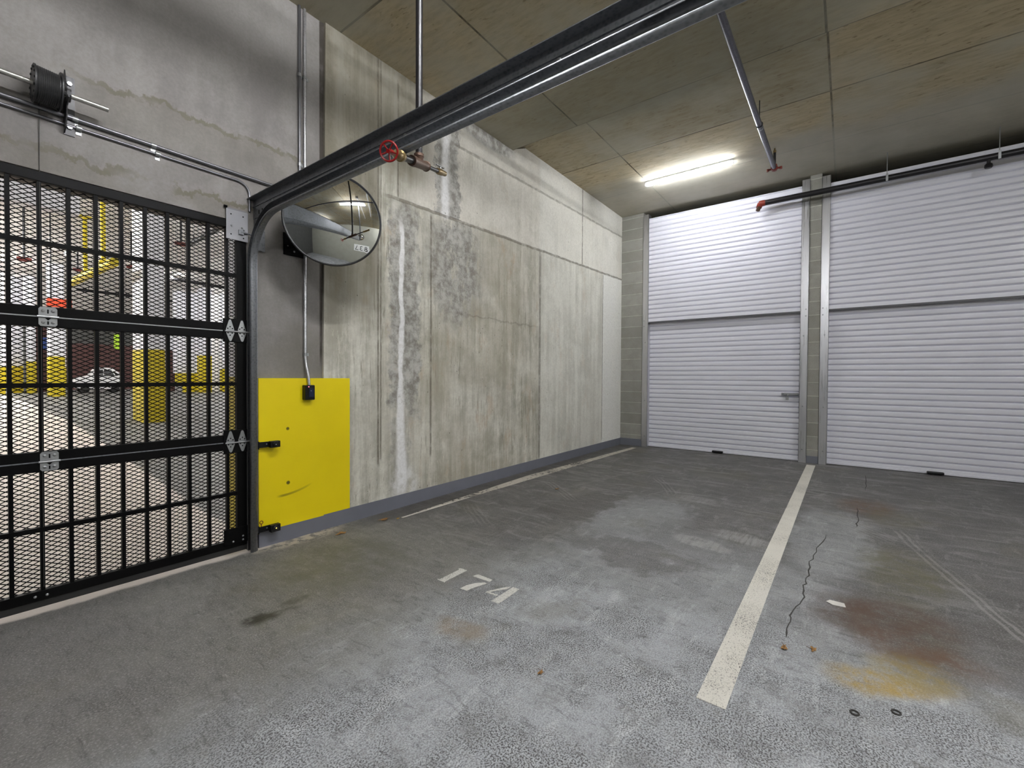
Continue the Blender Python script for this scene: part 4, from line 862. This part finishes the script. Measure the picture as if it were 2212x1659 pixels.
# small services seen through the mesh
def hung(px, py, Y, lab, fn, cat, name):
    q = on_y(px, py, Y); t = thing(name, (q.x, q.y, q.z), lab, cat); fn(t, q); return t
def exit_box(t, q):
    MB().bbox(q.x-.17, q.x+.17, q.y-.05, q.y+.05, q.z-.08, q.z+.08, .01).build('sign_face', M['orange'], t); MB().cyl((q.x-.11, q.y, q.z+.08), (q.x-.11, q.y, OC), .012, 8).build('hanger', M['pipe'], t); MB().cyl((q.x+.11, q.y, q.z+.08), (q.x+.11, q.y, OC), .012, 8).build('hanger', M['pipe'], t)
hung(128, 655, 12.0, 'orange red box sign hanging in front of the car column', exit_box, 'sign', 'hanging_sign')
def drop(t, q):
    MB().cyl((q.x, q.y, q.z), (q.x, q.y, OC-.005), .018, 10).build('drop_pipe', M['pipe'], t, True)
    MB().lathe((q.x-.09, q.y, q.z), (1,0,0), [(0, .03), (.05, .04), (.13, .04), (.18, .03)], 12).build('valve', M['reddark'], t, True)
hung(391, 527, 9.5, 'red valve on a dark drop pipe beyond the upper right of the gate', drop, 'valve', 'drop_valve')
hung(52, 560, 11.5, 'small red valve on a dark drop pipe beyond the upper left of the gate', drop, 'valve', 'drop_valve')
hung(284, 577, 12.5, 'red valve on a dark drop pipe beside the nearest column', drop, 'valve', 'drop_valve')
hung(168, 583, 15.0, 'red valve on a dark drop pipe behind the clearance bar', drop, 'valve', 'drop_valve')
def runs(a, b, Y1, Y2, lab):
    p, q = on_floor(*a, OC-.15), on_floor(*b, OC-.15)
    t = thing('garage_pipe', p, lab, 'pipe', 'dark pipes under the garage ceiling'); MB().cyl(p, q, .05, 10).build('pipe', M['pipe'], t, True)
    for k in (.2, .8):
        r_ = p.lerp(q, k); MB().cyl(r_, (r_.x, r_.y, OC), .01, 6).build('hanger', M['pipe'], t)
runs((405, 530), (480, 490), 7.2, 5.6, 'short dark pipe under the garage ceiling near the gate stile')
runs((165, 625), (290, 640), 13, 14.5, 'dark pipe under the garage ceiling just left of the nearest column')
runs((360, 600), (490, 622), 12, 17, 'dark pipe under the garage ceiling right of the nearest column')
runs((360, 650), (490, 655), 24, 26, 'farthest dark pipe under the garage ceiling')
def plate(t, q): MB().bbox(q.x-.16, q.x+.16, q.y-.02, q.y+.02, q.z-.2, q.z+.2, .005).build('sign_face', M['blue'], t)
hung(97, 742, base(95, 847).y-.05, 'small blue sign on the brown panel left of the car column', plate, 'sign', 'wall_sign')
def gplate(t, q): MB().bbox(q.x-.1, q.x+.1, q.y-.02, q.y+.02, q.z-.3, q.z+.3, .005).build('sign_face', M['lime'], t)
M['lime'] = simple('lime_green_sign_face', lin(180, 220, 50), .5)
hung(253, 738, base(200, 842).y-.05, 'narrow lime green sign above the parked car', gplate, 'sign', 'wall_sign')
spots = []
for k, y in enumerate((6.5, 10, 14, 18, 22.5, 27, 31.5, 36, 40)):  # lamps added out of view to light the garage evenly
    for s_, nm in ((-1, 'left'), (1, 'right')):
        x = (.073*y-1.3) if s_ < 0 else (.385*y+1.5)
        spots.append((x, y, 'added unseen garage tube on the %s of the gate view, %s from the gate' % (nm, ('nearest', 'second', 'third', 'fourth', 'fifth', 'sixth', 'seventh', 'eighth', 'farthest')[k])))
for px, py, lab in ((143, 548, 'small lit tube seen end on between the gate bars'), (372, 600, 'small lit tube right of the nearest column top')):
    q = on_floor(px, py, OC-.14); spots.append((q.x, q.y, lab))
for x, y, lab in spots:
    h_ = .06 if lab.startswith('small') else (.3 if y < 8 else .6 if y < 16 else 1.0)
    zz = OC-.14 if lab.startswith('small') else OC-.30
    lamp((x, y-h_, zz), (x, y+h_, zz), lab, 'tube_out', 'tube lamps in the garage beyond the gate', r=.024)
# ------------------------------------------------------------------ world and view
wd = bpy.data.worlds.new('world'); S.world = wd; wd.use_nodes = True
wd.node_tree.nodes['Background'].inputs[0].default_value = (.02, .02, .022, 1); wd.node_tree.nodes['Background'].inputs[1].default_value = 0.05
S.view_settings.view_transform = 'Standard'; S.view_settings.look = 'None'; S.view_settings.gamma = 1; S.view_settings.use_curve_mapping = False
S.view_settings.exposure = 1.02
S.cycles.diffuse_bounces = 8; S.cycles.max_bounces = 14
